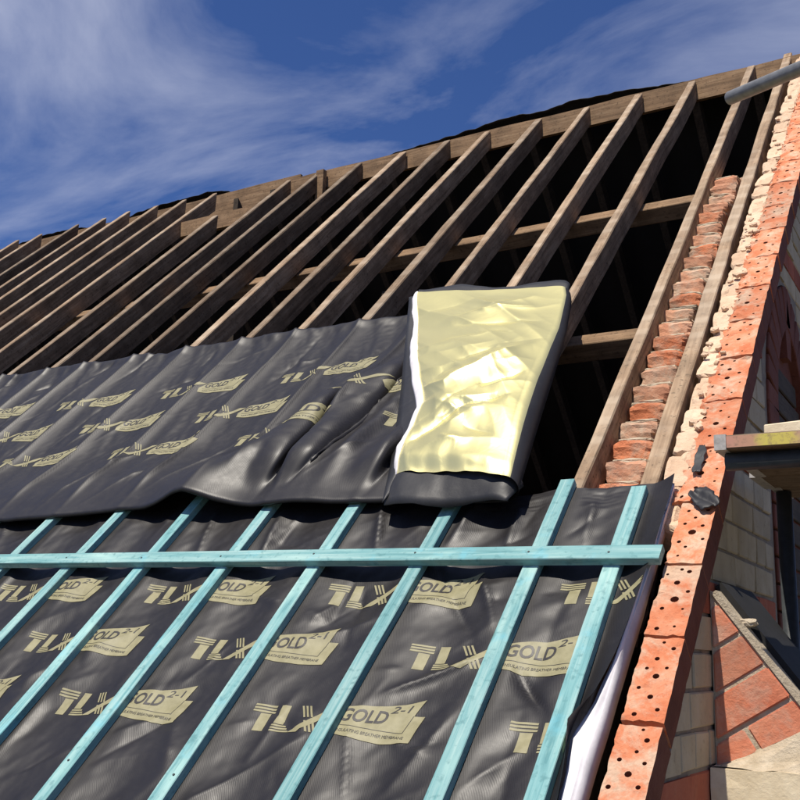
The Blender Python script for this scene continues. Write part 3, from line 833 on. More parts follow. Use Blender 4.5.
F_ = [(i * nt + j, i * nt + j + 1, (i + 1) * nt + j + 1, (i + 1) * nt + j) for i in range(ns - 1) for j in range(nt - 1)]
fl = obj('folded_end', mesh('gold_folded_end', P_, F_, [M['gold'], M['mem_plain']], True, [1 if (i_ // (nt - 1)) < 26 else 0 for i_ in range(len(F_))]), upT)  # curl rows in black film stand in for shade on the gold
tag(fl, 'crinkled pale gold foil underside of the folded-back sheet end')
# wadding layers visible at the cut left edge, and black film under it
def strip(name, f0, f1, nseg, nw, mm, parent, thick=0.004):
    pts, fc = [], []
    for j in range(nseg + 1):
        t_ = j / nseg
        a, b_ = np.array(f0(t_)), np.array(f1(t_))
        for i in range(nw + 1):
            k = i / nw
            p = a + (b_ - a) * k
            p[2] += .006 * float(perlin(t_ * 9 + k * 2, k * 3 + 1, 61)) + .004 * math.sin(math.pi * k)
            pts.append(p)
    for j in range(nseg):
        for i in range(nw):
            a = j * (nw + 1) + i
            fc.append((a, a + 1, a + nw + 2, a + nw + 1))
    o_ = obj(name, mesh(name, pts, fc, mm, True), parent)
    md_ = o_.modifiers.new('thickness', 'SOLIDIFY'); md_.thickness = thick; md_.offset = -1
    return o_
def ledge(t_, s=1.0, dn=0.0):
    return flap_pts(np.array([s]), np.array([t_]))[0] + np.array([0, 0, dn])
def wad_out(t_):
    p = ledge(t_, 1.0, -.028)
    w_ = (0.018 + .014 * math.sin(math.pi * min(1, t_ * 1.02))) if t_ > .10 else .004 + .3 * t_
    return (p[0] - w_, p[1] - .004, p[2])
strip('wadding', lambda t_: ledge(t_, .985, -.003), wad_out, 60, 5, M['wadding'], fl, 0.008)
def bl_out(t_):
    vb = 0.285 + (2.06 - .285) * t_
    u_ = float(np.interp(vb, [.285, .50, 1.03, 2.06], [-.64, -.705, -.895, -1.30]))
    return (u_, vb, 0.072)
strip('black_flange', lambda t_: (ledge(t_, .96, -.034)), bl_out, 60, 5, M['mem_plain'], fl, 0.004)
def bot_out(s):
    u_ = -.155 - .485 * s
    return (u_, .258 + .025 * s + .010 * math.sin(s * 7), .066 + .012 * math.sin(s * 9 + 1))
strip('black_flange', lambda s: ledge(0.03, .10 + .90 * s, -.022), bot_out, 40, 5, M['mem_plain'], fl, 0.004)
def top_in(s): return ledge(0.975, .16 + .84 * s, -.014)
def top_out(s):
    p = ledge(1.0, .16 + .84 * s, -.012); return (p[0], p[1] + .055 + .02 * math.sin(s * 11), p[2] + .006)
strip('black_flange', top_in, top_out, 40, 4, M['mem_plain'], fl, 0.004)
# black back of the sheet running into the fold
def und(t_): return ledge(t_, 0.0, 0.0)
def und_in(t_):
    p = ledge(t_, 0.0); return (p[0] - .22, p[1], p[2] - .004)
strip('fold_underside', und, und_in, 40, 3, M['mem_plain'], fl, 0.004)

# ------------------------------------------------------------------ teal battens
bt_ = thing('batten_framework', 'pale teal treated counter-battens with one horizontal batten nailed across them', 'battens', ROOF)
def stick(name, axis, a0, a1, w, h, z0, seed, mm):
    rr = random.Random(seed); N = 18; vs2, fs = [], []
    for i in range(N + 1):
        t_ = i / N; a = a0 + (a1 - a0) * t_
        cu = .0025 * math.sin(t_ * 5 + seed); b_ = 0.0022
        ring = [(-w / 2, z0), (-w / 2, z0 + h - b_), (-w / 2 + b_, z0 + h), (w / 2 - b_, z0 + h), (w / 2, z0 + h - b_), (w / 2, z0)]
        for (x_, z_) in ring:
            x2 = x_ + cu + rr.uniform(-.0007, .0007); z2 = z_ + rr.uniform(-.0005, .0005)
            vs2.append((x2, a, z2) if axis == 1 else (a, -x2, z2))
    for i in range(N):
        for k in range(6):
            a = i * 6 + k; c_ = i * 6 + (k + 1) % 6
            fs.append((a, c_, c_ + 6, a + 6))
    fs.append(tuple(range(5, -1, -1))); fs.append(tuple(N * 6 + k for k in range(6)))
    return mesh(name, vs2, fs, mm)
tops = [0.372, 0.43] + [.52] * 8
rots = [0.004, 0.012, -.004, .006, 0.0, .005, -.003, .004, 0, 0]
for i, u in enumerate(CB):
    o = obj('counter_batten', stick('counter_batten', 1, -1.45, tops[i], .050, .026, .0045, 20 + i, M['teal_v']), bt_, Matrix.Translation((u, 0, 0)) @ Matrix.Rotation(rots[i], 4, 'Z'))
o = obj('batten', stick('batten', 0, -4.6, .388, .060, .026, .0315, 44, M['teal_u']), bt_, Matrix.Translation((0, .022, 0)) @ Matrix.Rotation(-.010, 4, 'Z'))
# nail heads
nb = bmesh.new(); bmesh.ops.create_cone(nb, cap_ends=True, segments=8, radius1=.0042, radius2=.0036, depth=.003)
nme = bm_mesh('nail', nb, M['darksteel'])
for i, u in enumerate(CB):
    obj('nail', nme, bt_, Matrix.Translation((u + random.uniform(-.01, .01), .022 - .010 * u + random.uniform(-.008, .008), .0575)))
    for vv_ in (-.95,): obj('nail', nme, bt_, Matrix.Translation((u - rots[i] * vv_ + random.uniform(-.01, .01), vv_ + random.uniform(-.12, .12), .0315)))

# ------------------------------------------------------------------ gable wall
gab = thing('gable_wall', 'half-demolished gable wall of buff and red brick with broken orange perforated verge bricks', 'wall', BASE)
# in this thing x is along the ridge, y into the house, z up from the roof origin
UF = 0.485
def rake_z(y, n): return (n + y * ST) / CT
def prism(name, x0, x1, poly_, mm, parent, smooth=False):
    k = len(poly_)
    vs2 = [(x0, y, z) for y, z in poly_] + [(x1, y, z) for y, z in poly_]
    fs = [tuple(range(k)), tuple(range(2 * k - 1, k - 1, -1))] + [(i, i + k, (i + 1) % k + k, (i + 1) % k) for i in range(k)]
    me_ = mesh(name, vs2, fs, mm)
    bmm = bmesh.new(); bmm.from_mesh(me_); bmesh.ops.recalc_face_normals(bmm, faces=bmm.faces[:]); bmm.to_mesh(me_); bmm.free()
    return obj(name, me_, parent)
def clip_half(pl, a, b_, c_):       # keep a*x+b*y<=c
    out = []
    for i in range(len(pl)):
        p, q = pl[i], pl[(i + 1) % len(pl)]
        dp, dq = a * p[0] + b_ * p[1] - c_, a * q[0] + b_ * q[1] - c_
        if dp <= 0: out.append(p)
        if (dp < 0 < dq) or (dq < 0 < dp):
            t_ = dp / (dp - dq); out.append((p[0] + (q[0] - p[0]) * t_, p[1] + (q[1] - p[1]) * t_))
    return out
YT = 3.76
def rake_poly(n, y0=-1.0, zb=-5.75):
    return [(y0, zb), (YT * 2 - y0, zb), (YT * 2 - y0, rake_z(y0, n)), (YT, rake_z(YT, n)), (y0, rake_z(y0, n))]
AY, ASP, AHW, AIN = 1.62, 0.73, 0.52, 0.20          # pointed arch: centre, spring height, outer half width, ring thickness
AR = AHW * 1.28
def arch_z(y, r=AR, hw_=AHW):
    dy_ = abs(y - AY)
    if dy_ >= hw_: return -9
    return ASP + math.sqrt(max(0, r * r - (dy_ + r - hw_) ** 2))
# outer leaf core with the arch opening left out: built as two slabs around a recess
cp = rake_poly(-0.085)
prism('outer_leaf_core', 0.380, 0.40, cp, M['mortar_dark'], gab)
# front skin of mortar with the opening cut out
NA = 14
ring_o = [(AY - AHW, -.9)] + [(AY - AHW + 2 * AHW * k / (2 * NA), max(ASP, arch_z(AY - AHW + 2 * AHW * k / (2 * NA) + (1e-6 if k == 0 else (-1e-6 if k == 2 * NA else 0))))) for k in range(2 * NA + 1)] + [(AY + AHW, -.9)]
outl = rake_poly(-0.085)
pts2 = [Vector(p) for p in outl] + [Vector(p) for p in ring_o]
n1, n2 = len(outl), len(ring_o)
edges = [(i, (i + 1) % n1) for i in range(n1)] + [(n1 + i, n1 + (i + 1) % n2) for i in range(n2)]
r = geometry.delaunay_2d_cdt(pts2, edges, [], 1, 1e-6)
vco, fcs = r[0], r[2]
def in_poly(p, pl):
    c_ = False; j = len(pl) - 1
    for i in range(len(pl)):
        if ((pl[i][1] > p[1]) != (pl[j][1] > p[1])) and (p[0] < (pl[j][0] - pl[i][0]) * (p[1] - pl[i][1]) / (pl[j][1] - pl[i][1]) + pl[i][0]): c_ = not c_
        j = i
    return c_
fk = [f for f in fcs if not in_poly((sum(vco[q].x for q in f) / 3, sum(vco[q].y for q in f) / 3), ring_o)]
obj('mortar_face', mesh('mortar_face', [(UF - .006, p.x, p.y) for p in vco], fk, M['mortar_dark']), gab)
# bricks, English bond
CH, JN = 0.100, 0.011
hdr, strl = 0.142, 0.29
def brick_mesh(name, ly, mm, seed):
    rr = random.Random(seed)
    bm = box_bm(-.10, 0, -ly / 2, ly / 2, -(CH - JN) / 2, (CH - JN) / 2)
    for vv_ in bm.verts: vv_.co += Vector((rr.uniform(-.002, .002), rr.uniform(-.002, .002), rr.uniform(-.002, .002)))
    bmesh.ops.bevel(bm, geom=bm.edges[:], offset=.004, segments=1, affect='EDGES')
    return bm_mesh(name, bm, mm)
BM = {}
for key, ly in (('h', hdr - JN), ('s', strl - JN)):
    for cname in ('buff', 'red'):
        BM[key, cname] = [brick_mesh('brick', ly, M[cname], 300 + k) for k in range(3)]
camM = camo.matrix_world.inverted()
def pix(p):
    q = camM @ Vector(p)
    if q.z >= -.05: return None
    k = 1018.2 / -q.z
    return 400 + q.x * k, 400 - q.y * k
RED = {-1: 1, -6: 1, 4: 1, 9: 1, 15: 1}
cnt = 0
stuff_v, stuff_f, stuff_m = [], [], []
for ci in range(-22, 36):
    zc = 0.035 + ci * CH
    stretch = ci % 2 == 0
    step = strl if stretch else hdr
    y = -1.3 + (0.0 if stretch else 0.074) + random.uniform(-.01, .01)
    while y < 5.6:
        yc = y + step / 2
        y += step
        if yc - step / 2 < -1.0: continue
        ncorner = [-yy * ST + zz_ * CT for yy in (yc - step / 2 + JN / 2, yc + step / 2 - JN / 2) for zz_ in (zc - (CH - JN) / 2, zc + (CH - JN) / 2)]
        if min(ncorner) > -.10: continue
        crossing = max(ncorner) > -.088
        if -(2 * YT - yc - step / 2) * ST + (zc + CH / 2) * CT > -.105: continue
        if AY - AHW - step / 2 + .02 < yc < AY + AHW + step / 2 - .02 and zc < max(arch_z(yc - step / 2.2), arch_z(yc), arch_z(yc + step / 2.2), ASP if abs(yc - AY) < AHW + .02 else -9) + .02 and zc > -.9: continue
        cname = 'red' if ci in RED else 'buff'
        p = pix((UF, yc, Z0 + zc))
        if p and -60 < p[0] < 850 and -60 < p[1] < 860 and cnt < 300:
            cnt += 1
            if crossing:
                hh = (CH - JN) / 2; hy = (step - JN) / 2
                pl = clip_half([(yc - hy, zc - hh), (yc + hy, zc - hh), (yc + hy, zc + hh), (yc - hy, zc + hh)], -ST, CT, -.088)
                if len(pl) >= 3: prism('brick', UF - .08, UF + random.uniform(-.002, .003), pl, M[cname], gab)
                continue
            obj('brick', random.choice(BM['s' if stretch else 'h', cname]), gab, Matrix.Translation((UF + random.uniform(-.002, .003), yc, zc)) @ Matrix.Rotation(random.uniform(-.012, .012), 4, 'X'))
        elif zc > -2.2 and not crossing:
            ly = step - JN; hh = (CH - JN) / 2; b0 = len(stuff_v)
            x_ = UF + random.uniform(-.002, .003)
            for xx in (x_ - .05, x_):
                stuff_v += [(xx, yc - ly / 2, zc - hh), (xx, yc + ly / 2, zc - hh), (xx, yc + ly / 2, zc + hh), (xx, yc - ly / 2, zc + hh)]
            for f in ((4, 5, 6, 7), (0, 4, 7, 3), (5, 1, 2, 6), (3, 7, 6, 2), (0, 1, 5, 4)): stuff_f.append(tuple(b0 + q for q in f)); stuff_m.append(1 if cname == 'red' else 0)
o = obj('further_bricks', mesh('further_bricks', stuff_v, stuff_f, [M['buff'], M['red']], False, stuff_m), gab); o['kind'] = 'stuff'
# arch ring of red bricks, two rings, and jambs
def vouss(y, z, ang, w, h, x1, seed):
    bm = box_bm(x1 - .16, x1, -w / 2, w / 2, -h / 2, h / 2, .004)
    return obj('arch_brick', bm_mesh('arch_brick', bm, M['shade_red']), gab, Matrix.Translation((0, y, z)) @ Matrix.Rotation(ang, 4, 'X'))
for side in (-1, 1):
    for k in range(16):
        z = -.85 + k * CH + .05
        if z > ASP: break
        vouss(AY + side * (AHW - AIN / 2), z, 0, AIN - .01, CH - JN, UF + .004, 0)
    cy = AY - side * (AR - AHW)
    rm = AR - AIN / 2
    a_end = math.acos((AR - AHW) / AR) 
    nk = 8
    for k in range(nk):
        a = a_end * (k + .5) / nk
        vouss(cy + side * rm * math.cos(a), ASP + rm * math.sin(a), side * a, AIN - .01, a_end * rm / nk - .010, UF + .004 + .001 * (k % 2), 0)
zt = arch_z(AY)
prism('arch_brick', UF - .14, UF + .001, [(AY - .04, zt - .34), (AY + .04, zt - .34), (AY + .09, arch_z(AY + .09) - .012), (AY, zt - .008), (AY - .09, arch_z(AY - .09) - .012)], M['shade_red'], gab)
# recessed brick panel and dark louvre boards within the arch
prism('arch_panel', 0.401, 0.452, [(AY - AHW, -.9), (AY + AHW, -.9), (AY + AHW, ASP)] + [(AY + AHW - 2 * AHW * k / 20, max(ASP, arch_z(AY + AHW - 2 * AHW * k / 20))) for k in range(1, 20)] + [(AY - AHW, ASP)], M['shade_red'], gab)
for k in range(17):
    z = -.8 + k * .105
    hw2 = AHW - AIN
    if z > ASP: hw2 = max(.05, (AHW - AIN) * (1 - (z - ASP) / .62))
    if z < 1.25: obj('louvre_board', bm_mesh('louvre_board', box_bm(.4525, .464, AY - hw2, AY + hw2, z, z + .092, .004), M['shade_timber']), gab)

# --- verge: perforated bricks lying on the slope
verge = gab
def perf_brick(name, w, L, seed, raggy):
    rr = random.Random(seed)
    hl, hw_ = L / 2, w / 2
    out = []
    def side(p0, p1, k, amp):
        for i in range(k):
            t_ = i / k
            x_ = p0[0] + (p1[0] - p0[0]) * t_; y_ = p0[1] + (p1[1] - p0[1]) * t_
            nx, ny = (p1[1] - p0[1]), -(p1[0] - p0[0]); ln = math.hypot(nx, ny)
            a = -abs(rr.gauss(0, amp))
            out.append((x_ + nx / ln * a, y_ + ny / ln * a))
    side((-hw_, -hl), (hw_, -hl), 7, .0025); side((hw_, -hl), (hw_, hl), 12, .0009); side((hw_, hl), (-hw_, hl), 7, .0025)
    for i in range(22):
        y_ = hl - L * i / 22
        out.append((-hw_ + max(0.0, (.020 if raggy else .009) * (float(perlin(y_ * 14 + seed, seed * 1.7, 5)) + .25) + .006 * float(perlin(y_ * 60 + seed, .4, 6))), y_))
    holes = []
    cols_ = [-.30, 0.0, .30]
    for k, (fx, fy, rad) in enumerate([(-.26, -.40, .0072), (.22, -.36, .0065), (-.02, -.25, .0085), (-.30, -.15, .0075), (.30, -.13, .007), (0.0, 0.0, .0118), (-.27, .12, .0075), (.27, .10, .0072), (.03, .24, .0088), (-.28, .36, .0070), (.24, .37, .0072), (.06, .43, .006)]):
        if rr.random() < .12: continue
        holes.append((fx * w + rr.uniform(-.007, .007), fy * L + rr.uniform(-.008, .008), rad * rr.uniform(.58, 1.02)))
    P2 = [Vector(p) for p in out]; E2 = [(i, (i + 1) % len(out)) for i in range(len(out))]
    for hx, hy, rad in holes:
        b0 = len(P2)
        for k in range(9):
            a = k * 2 * math.pi / 9
            P2.append(Vector((hx + rad * math.cos(a), hy + rad * math.sin(a))))
        E2 += [(b0 + k, b0 + (k + 1) % 9) for k in range(9)]
    ng = len(P2)
    for gx in range(5):
        for gy in range(11):
            p = Vector((-hw_ + w * (gx + .5) / 5 + rr.uniform(-.006, .006), -hl + L * (gy + .5) / 11 + rr.uniform(-.006, .006)))
            if all((p.x - h_[0]) ** 2 + (p.y - h_[1]) ** 2 > (h_[2] + .003) ** 2 for h_ in holes) and abs(p.x) < hw_ - .008 and abs(p.y) < hl - .006: P2.append(p)
    rs = geometry.delaunay_2d_cdt(P2, E2, [], 1, 1e-7)
    vc, fc = rs[0], rs[2]
    def inh(p): return any((p[0] - h_[0]) ** 2 + (p[1] - h_[1]) ** 2 < (h_[2] * .97) ** 2 for h_ in holes)
    verts, faces, fm = [], [], []
    for p in vc:
        near = any(abs(math.hypot(p.x - h_[0], p.y - h_[1]) - h_[2]) < .0008 for h_ in holes)
        z_ = 0.0 if near else rr.gauss(0, .0026 if raggy else .0016)
        ed = hw_ - abs(p.x)
        if p.x < 0 and raggy: z_ -= max(0, .03 - ed) * rr.uniform(.1, .8)
        verts.append((p.x, p.y, z_))
    for f in fc:
        cx = sum(vc[q].x for q in f) / 3; cy_ = sum(vc[q].y for q in f) / 3
        if inh((cx, cy_)) or not in_poly((cx, cy_), out): continue
        faces.append(tuple(f)); fm.append(0)
    # sides
    orig = rs[3]
    idx = {}
    for vi, lst in enumerate(orig):
        for q in lst: idx[q] = vi
    def wall(ids, depth, inward, mi):
        b0 = len(verts)
        for q in ids: verts.append((verts[q][0], verts[q][1], -depth))
        k = len(ids)
        for i in range(k):
            a, c_ = ids[i], ids[(i + 1) % k]; d_, e_ = b0 + (i + 1) % k, b0 + i
            faces.append((c_, a, e_, d_) if not inward else (a, c_, d_, e_)); fm.append(mi)
        return list(range(b0, b0 + k))
    wall([idx[i] for i in range(len(out))], .088, False, 0)
    b0 = len(out)
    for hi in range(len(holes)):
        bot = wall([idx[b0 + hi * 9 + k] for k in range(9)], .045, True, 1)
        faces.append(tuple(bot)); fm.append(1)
    me_ = mesh(name, verts, faces, [M['perf'], M['hole'], M['shade_red']], False, fm)
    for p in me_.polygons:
        if p.material_index == 0 and p.normal.x > .8: p.material_index = 2  # outer side gets the darker brick, shade put into the colour
    return me_
PB_n = [perf_brick('perforated_brick', .106, .280, 500 + k, False) for k in range(7)]
PB_w = [perf_brick('perforated_brick', .140, .280, 520 + k, True) for k in range(9)]
v = -1.41
i = 0
RB = Matrix.Rotation(TH, 4, 'X')
while v < 5.25:
    wide = v > .18
    me = random.choice(PB_w if wide else PB_n)
    w_ = .140 if wide else .106
    shift = 0.0 if v < 1.6 else 0.012 * (v - 1.6)
    mtx = RB @ Matrix.Translation((UF + .004 + shift - w_ / 2, v + .1435, random.uniform(-.0015, .0015))) @ Matrix.Rotation(random.uniform(-.005, .005), 4, 'Z') @ Matrix.Rotation(random.uniform(-.008, .008), 4, 'Y')
    o = obj('perforated_brick', me, gab, mtx)
    v += .288 + random.uniform(-.004, .004); i += 1
# their outer sides, coloured for shade, make the dark strip of the verge
# mortar bed below the verge bricks
bu, bv = 12, 260
pts = []
for j in range(bv):
    v_ = -1.42 + 6.75 * j / (bv - 1)
    sh = 0.0 if v_ < 1.6 else 0.012 * (v_ - 1.6)
    lo = .386 if v_ < .2 else .300
    for i2 in range(bu):
        t_ = i2 / (bu - 1)
        u_ = lo + (UF - .003 + sh - lo) * t_
        n_ = -.006 - .010 * (1 - t_) + .022 * float(perlin(u_ * 30, v_ * 22, 71)) + .006 * float(perlin(u_ * 80, v_ * 60, 72))
        n_ -= (.024 * float(sst(.35, .55, t_)) if v_ >= .2 else .022)
        if i2 == 0: n_ = -.10
        if i2 == bu - 1: n_ = -.02
        pts.append((u_ + (.012 * float(perlin(v_ * 17, t_, 73)) if i2 < 3 else 0), v_, n_))
F_ = [(j * bu + i2, j * bu + i2 + 1, (j + 1) * bu + i2 + 1, (j + 1) * bu + i2) for j in range(bv - 1) for i2 in range(bu - 1)]
obj('mortar_bed', mesh('mortar_bed', pts, F_, M['cream']), gab, RB)
# rubble of cream bricks between verge rafter and perforated bricks
v = .40; k = 0
rub = [rough_box('rubble_brick', .078, random.uniform(.11, .22), .056, 600 + q, .006, M['cream'], 4, .22) for q in range(8)]
lump = [rough_box('mortar_lump', .024, .034, .018, 640 + q, .004, M['cream'], 2, .3) for q in range(5)]
mjoint = [rough_box('mortar_joint', .124, .25, .022, 660 + q, .005, M['fillet'], 5, .10) for q in range(4)]
while v < 5.2:
    me = random.choice(rub); L_ = me.vertices and max(p.co.y for p in me.vertices) * 2
    uc = .342 - .004 * v + .006 * max(0, v - 1.6) + random.uniform(-.006, .006)
    mtx = RB @ Matrix.Translation((uc, v + L_ / 2, -.036 + random.uniform(-.007, .006))) @ Matrix.Rotation(random.uniform(-.1, .1), 4, 'Z') @ Matrix.Rotation(random.uniform(-.06, .06), 4, 'X')
    obj('rubble_brick', me, gab, mtx)
    v += L_ + random.uniform(-.01, .03)
for q in range(36):
    v_ = random.uniform(.4, 5.2); s_ = random.uniform(.4, 1.0)
    mtx = RB @ Matrix.Translation((random.uniform(.315, .385) - .002 * v_, v_, random.uniform(-.01, .012))) @ Matrix.Rotation(random.uniform(0, 3), 4, 'Z') @ Matrix.Scale(s_, 4)
    obj('mortar_lump', random.choice(lump), gab, mtx)

# --- inner leaf: stepped old bricks
inn = thing('inner_brick_wall', 'raked stump of weathered stepped bricks between the last two rafters', 'wall', BASE)
core = [( -.9, -5.7), (3.0, -5.7), (3.0, rake_z(2.35, -.115) ), (2.35, rake_z(2.35, -.115)), (-.9, rake_z(-.9, -.115))]
prism('wall_core', .075, .19, core, M['grime'], inn)
obs = [rough_box('brick', .146, .26, .086, 700 + q, .0055, M['oldbrick'], 5, .16) for q in range(6)]
oob = [rough_box('brick', .146, .26, .087, 720 + q, .0055, M['orangebrick'], 5, .16) for q in range(3)]
z = .10; k = 0
while z < 2.28:
    yb = (z + .045) * CT / ST + .045 / ST
    me = random.choice(oob) if k in (1, 2, 4, 6, 9, 10, 13, 17, 20) else random.choice(obs)
    mtx = Matrix.Translation((.134 - .018 * z + random.uniform(-.013, .010), yb + .13 + random.uniform(-.020, .022), z + random.uniform(-.003, .003))) @ Matrix.Rotation(random.uniform(-.06, .06), 4, 'Z') @ Matrix.Rotation(random.uniform(-.05, .05), 4, 'Y')
    obj('brick', me, inn, mtx)
    # ragged mortar squeezed out between the courses
    mtx = Matrix.Translation((.130 - .018 * z + random.uniform(-.006, .006), yb + .156 + random.uniform(-.008, .008), z + .046))
    obj('mortar_joint', random.choice(mjoint), inn, mtx)
    z += .0905; k += 1
obj('brick', obs[1], inn, Matrix.Translation((.17, 2.52, 2.30)) @ Matrix.Rotation(1.2, 4, 'Z'))
obj('brick', obs[3], inn, Matrix.Translation((.06, 2.60, 2.31)) @ Matrix.Rotation(1.45, 4, 'Z'))
# debris in the cavity
bu, bv = 8, 150
pts = []
for j in range(bv):
    v_ = -.2 + 5.4 * j / (bv - 1)
    for i2 in range(bu):
        t_ = i2 / (bu - 1); u_ = .205 + (.33 - .205) * t_
        pts.append((u_, v_, -.13 + .05 * float(perlin(u_ * 25, v_ * 14, 81)) + .03 * float(perlin(u_ * 60, v_ * 40, 82)) + .03 * t_))
F_ = [(j * bu + i2, j * bu + i2 + 1, (j + 1) * bu + i2 + 1, (j + 1) * bu + i2) for j in range(bv - 1) for i2 in range(bu - 1)]
o = obj('cavity_debris', mesh('cavity_debris', pts, F_, M['grime']), inn, RB)

# ------------------------------------------------------------------ tumbled brick shoulder against the gable
YB = 0.10
but = thing('brick_shoulder', 'sunlit pink-red brick shoulder with tilted courses and cream stone ledge below', 'buttress', BASE)
ang = math.atan2(.62, 1)
du_, dz_ = math.cos(ang), math.sin(ang)            # along a tilted bed joint
nu_, nz_ = -dz_, du_                               # across the courses (upwards)
# slope line from (0.49,-0.062) down right
def slope_z(u): return -.139 - 1.317 * (u - .567)
prism_pts = [(.487, -.60), (1.05, -.60), (1.05, slope_z(.98) - .05), (.90, slope_z(.90) - .012), (.487, slope_z(.487) - .012)]
vs2 = [(x_, YB + .0035, z_) for x_, z_ in prism_pts] + [(x_, YB + .42, z_) for x_, z_ in prism_pts]
k = len(prism_pts)
fs = [tuple(range(k)), tuple(range(2 * k - 1, k - 1, -1))] + [(i, i + k, (i + 1) % k + k, (i + 1) % k) for i in range(k)]
me = mesh('mortar_core', vs2, fs, M['fillet']); bmm = bmesh.new(); bmm.from_mesh(me); bmesh.ops.recalc_face_normals(bmm, faces=bmm.faces[:]); bmm.to_mesh(me); bmm.free()
obj('mortar_core', me, but)
# clip polygon of the front face (u,z)
def tum(poly_, proud):
    pc = []
    for p in poly_:
        if all(math.hypot(p[0] - q[0], p[1] - q[1]) > .010 for q in pc): pc.append(p)
    poly_ = pc; k_ = len(poly_)
    if k_ < 3: return
    bm = bmesh.new()
    f0 = [bm.verts.new((x_, YB - proud, z_)) for x_, z_ in poly_]; f1 = [bm.verts.new((x_, YB + .09, z_)) for x_, z_ in poly_]
    bm.faces.new(f0); bm.faces.new(f1[::-1])
    for i in range(k_): bm.faces.new((f0[i], f1[i], f1[(i + 1) % k_], f0[(i + 1) % k_]))
    bmesh.ops.recalc_face_normals(bm, faces=bm.faces[:])
    try: bmesh.ops.bevel(bm, geom=bm.edges[:], offset=.004, segments=2, affect='EDGES')
    except Exception: pass
    obj('brick', bm_mesh('tumbled_brick', bm, M['pink']), but)
base = (.5216, -.191)
for ci in range(-6, 3):
    off0 = ci * .103; 
    a0 = {0: -.33, -1: -.395, -2: -.455, -3: -.365}.get(ci, -.42 + .14 * (ci % 2))
    for bi in range(4):
        s0 = a0 + bi * .295; s1 = s0 + .283
        rect = []
        for (s, t_) in ((s0, off0 + .006), (s1, off0 + .006), (s1, off0 + .098), (s0, off0 + .098)):
            rect.append((base[0] + s * du_ + t_ * nu_, base[1] + s * dz_ + t_ * nz_))
        rect = clip_half(rect, -1, 0, -.490)
        rect = clip_half(rect, 1.317, 1, -.139 + 1.317 * .567 - .022)
        rect = clip_half(rect, -dz_, -du_, 99)
        rect = clip_half(rect, .505, -1, .7736)
        rect = clip_half(rect, 1, 0, .98)
        if len(rect) >= 3:
            ar = abs(sum(rect[i][0] * rect[(i + 1) % len(rect)][1] - rect[(i + 1) % len(rect)][0] * rect[i][1] for i in range(len(rect)))) / 2
            if ar > .0008: tum(rect, random.uniform(.0, .004))
# capping along the slope
def slab(name, p0, p1, th_, y0, y1, mm, parent):
    (ua, za_), (ub, zb_) = p0, p1
    L_ = math.hypot(ub - ua, zb_ - za_); nx, nz2 = -(zb_ - za_) / L_, (ub - ua) / L_
    q = [(ua, za_), (ub, zb_), (ub + nx * th_, zb_ + nz2 * th_), (ua + nx * th_, za_ + nz2 * th_)]
    vs_ = [(x_, y0, z_) for x_, z_ in q] + [(x_, y1, z_) for x_, z_ in q]
    me_ = mesh(name, vs_, [(0, 1, 2, 3), (7, 6, 5, 4), (0, 4, 5, 1), (1, 5, 6, 2), (2, 6, 7, 3), (3, 7, 4, 0)], mm)
    bmm = bmesh.new(); bmm.from_mesh(me_); bmesh.ops.recalc_face_normals(bmm, faces=bmm.faces[:]); bmm.to_mesh(me_); bmm.free()
    return obj(name, me_, parent)
slab('mortar_verge', (.492, slope_z(.492) - .014), (.96, slope_z(.96) - .014), .016, YB - .004, YB + .10, M['fillet'], but)
slab('shade_dark_capping', (.488, slope_z(.488) + .004), (.98, slope_z(.98) + .004), .022, YB + .06, YB + .46, M['shade_black'], but)
o = obj('mortar_dab', rough_box('mortar_dab', .05, .04, .018, 811, .006, M['fillet'], 3, .2), but, Matrix.Translation((.580, YB + .03, -.131)))
# ledge
bm = box_bm(.487, 1.05, YB - .06, YB + .40, -.80, -.512)
bmesh.ops.subdivide_edges(bm, edges=bm.edges[:], cuts=5, use_grid_fill=True)
for vv_ in bm.verts: vv_.co += Vector((0, random.uniform(-.004, .004), random.uniform(-.003, .003)))
obj('stone_ledge', bm_mesh('stone_ledge', bm, M['stone']), but)
fv, ffc = [], []
for i in range(15):
    u_ = .488 + .55 * i / 14
    zt = min(-.7736 + .505 * u_ + .012, slope_z(u_) - .02)
    for k in range(6):
        t_ = k / 5
        fv.append((u_, YB - .052 + t_ * .055 + random.uniform(-.003, .003), -.512 + (zt + .512) * t_ ** 1.3 + random.uniform(-.004, .004)))
    if i:
        for k in range(5): a = (i - 1) * 6 + k; ffc.append((a, a + 6, a + 7, a + 1))
obj('mortar_fillet', mesh('mortar_fillet', fv, ffc, M['fillet']), but)
obj('pier', bm_mesh('pier', box_bm(.487, 1.04, YB - .06, YB + .38, -5.79, -.801), M['housebrick']), but)
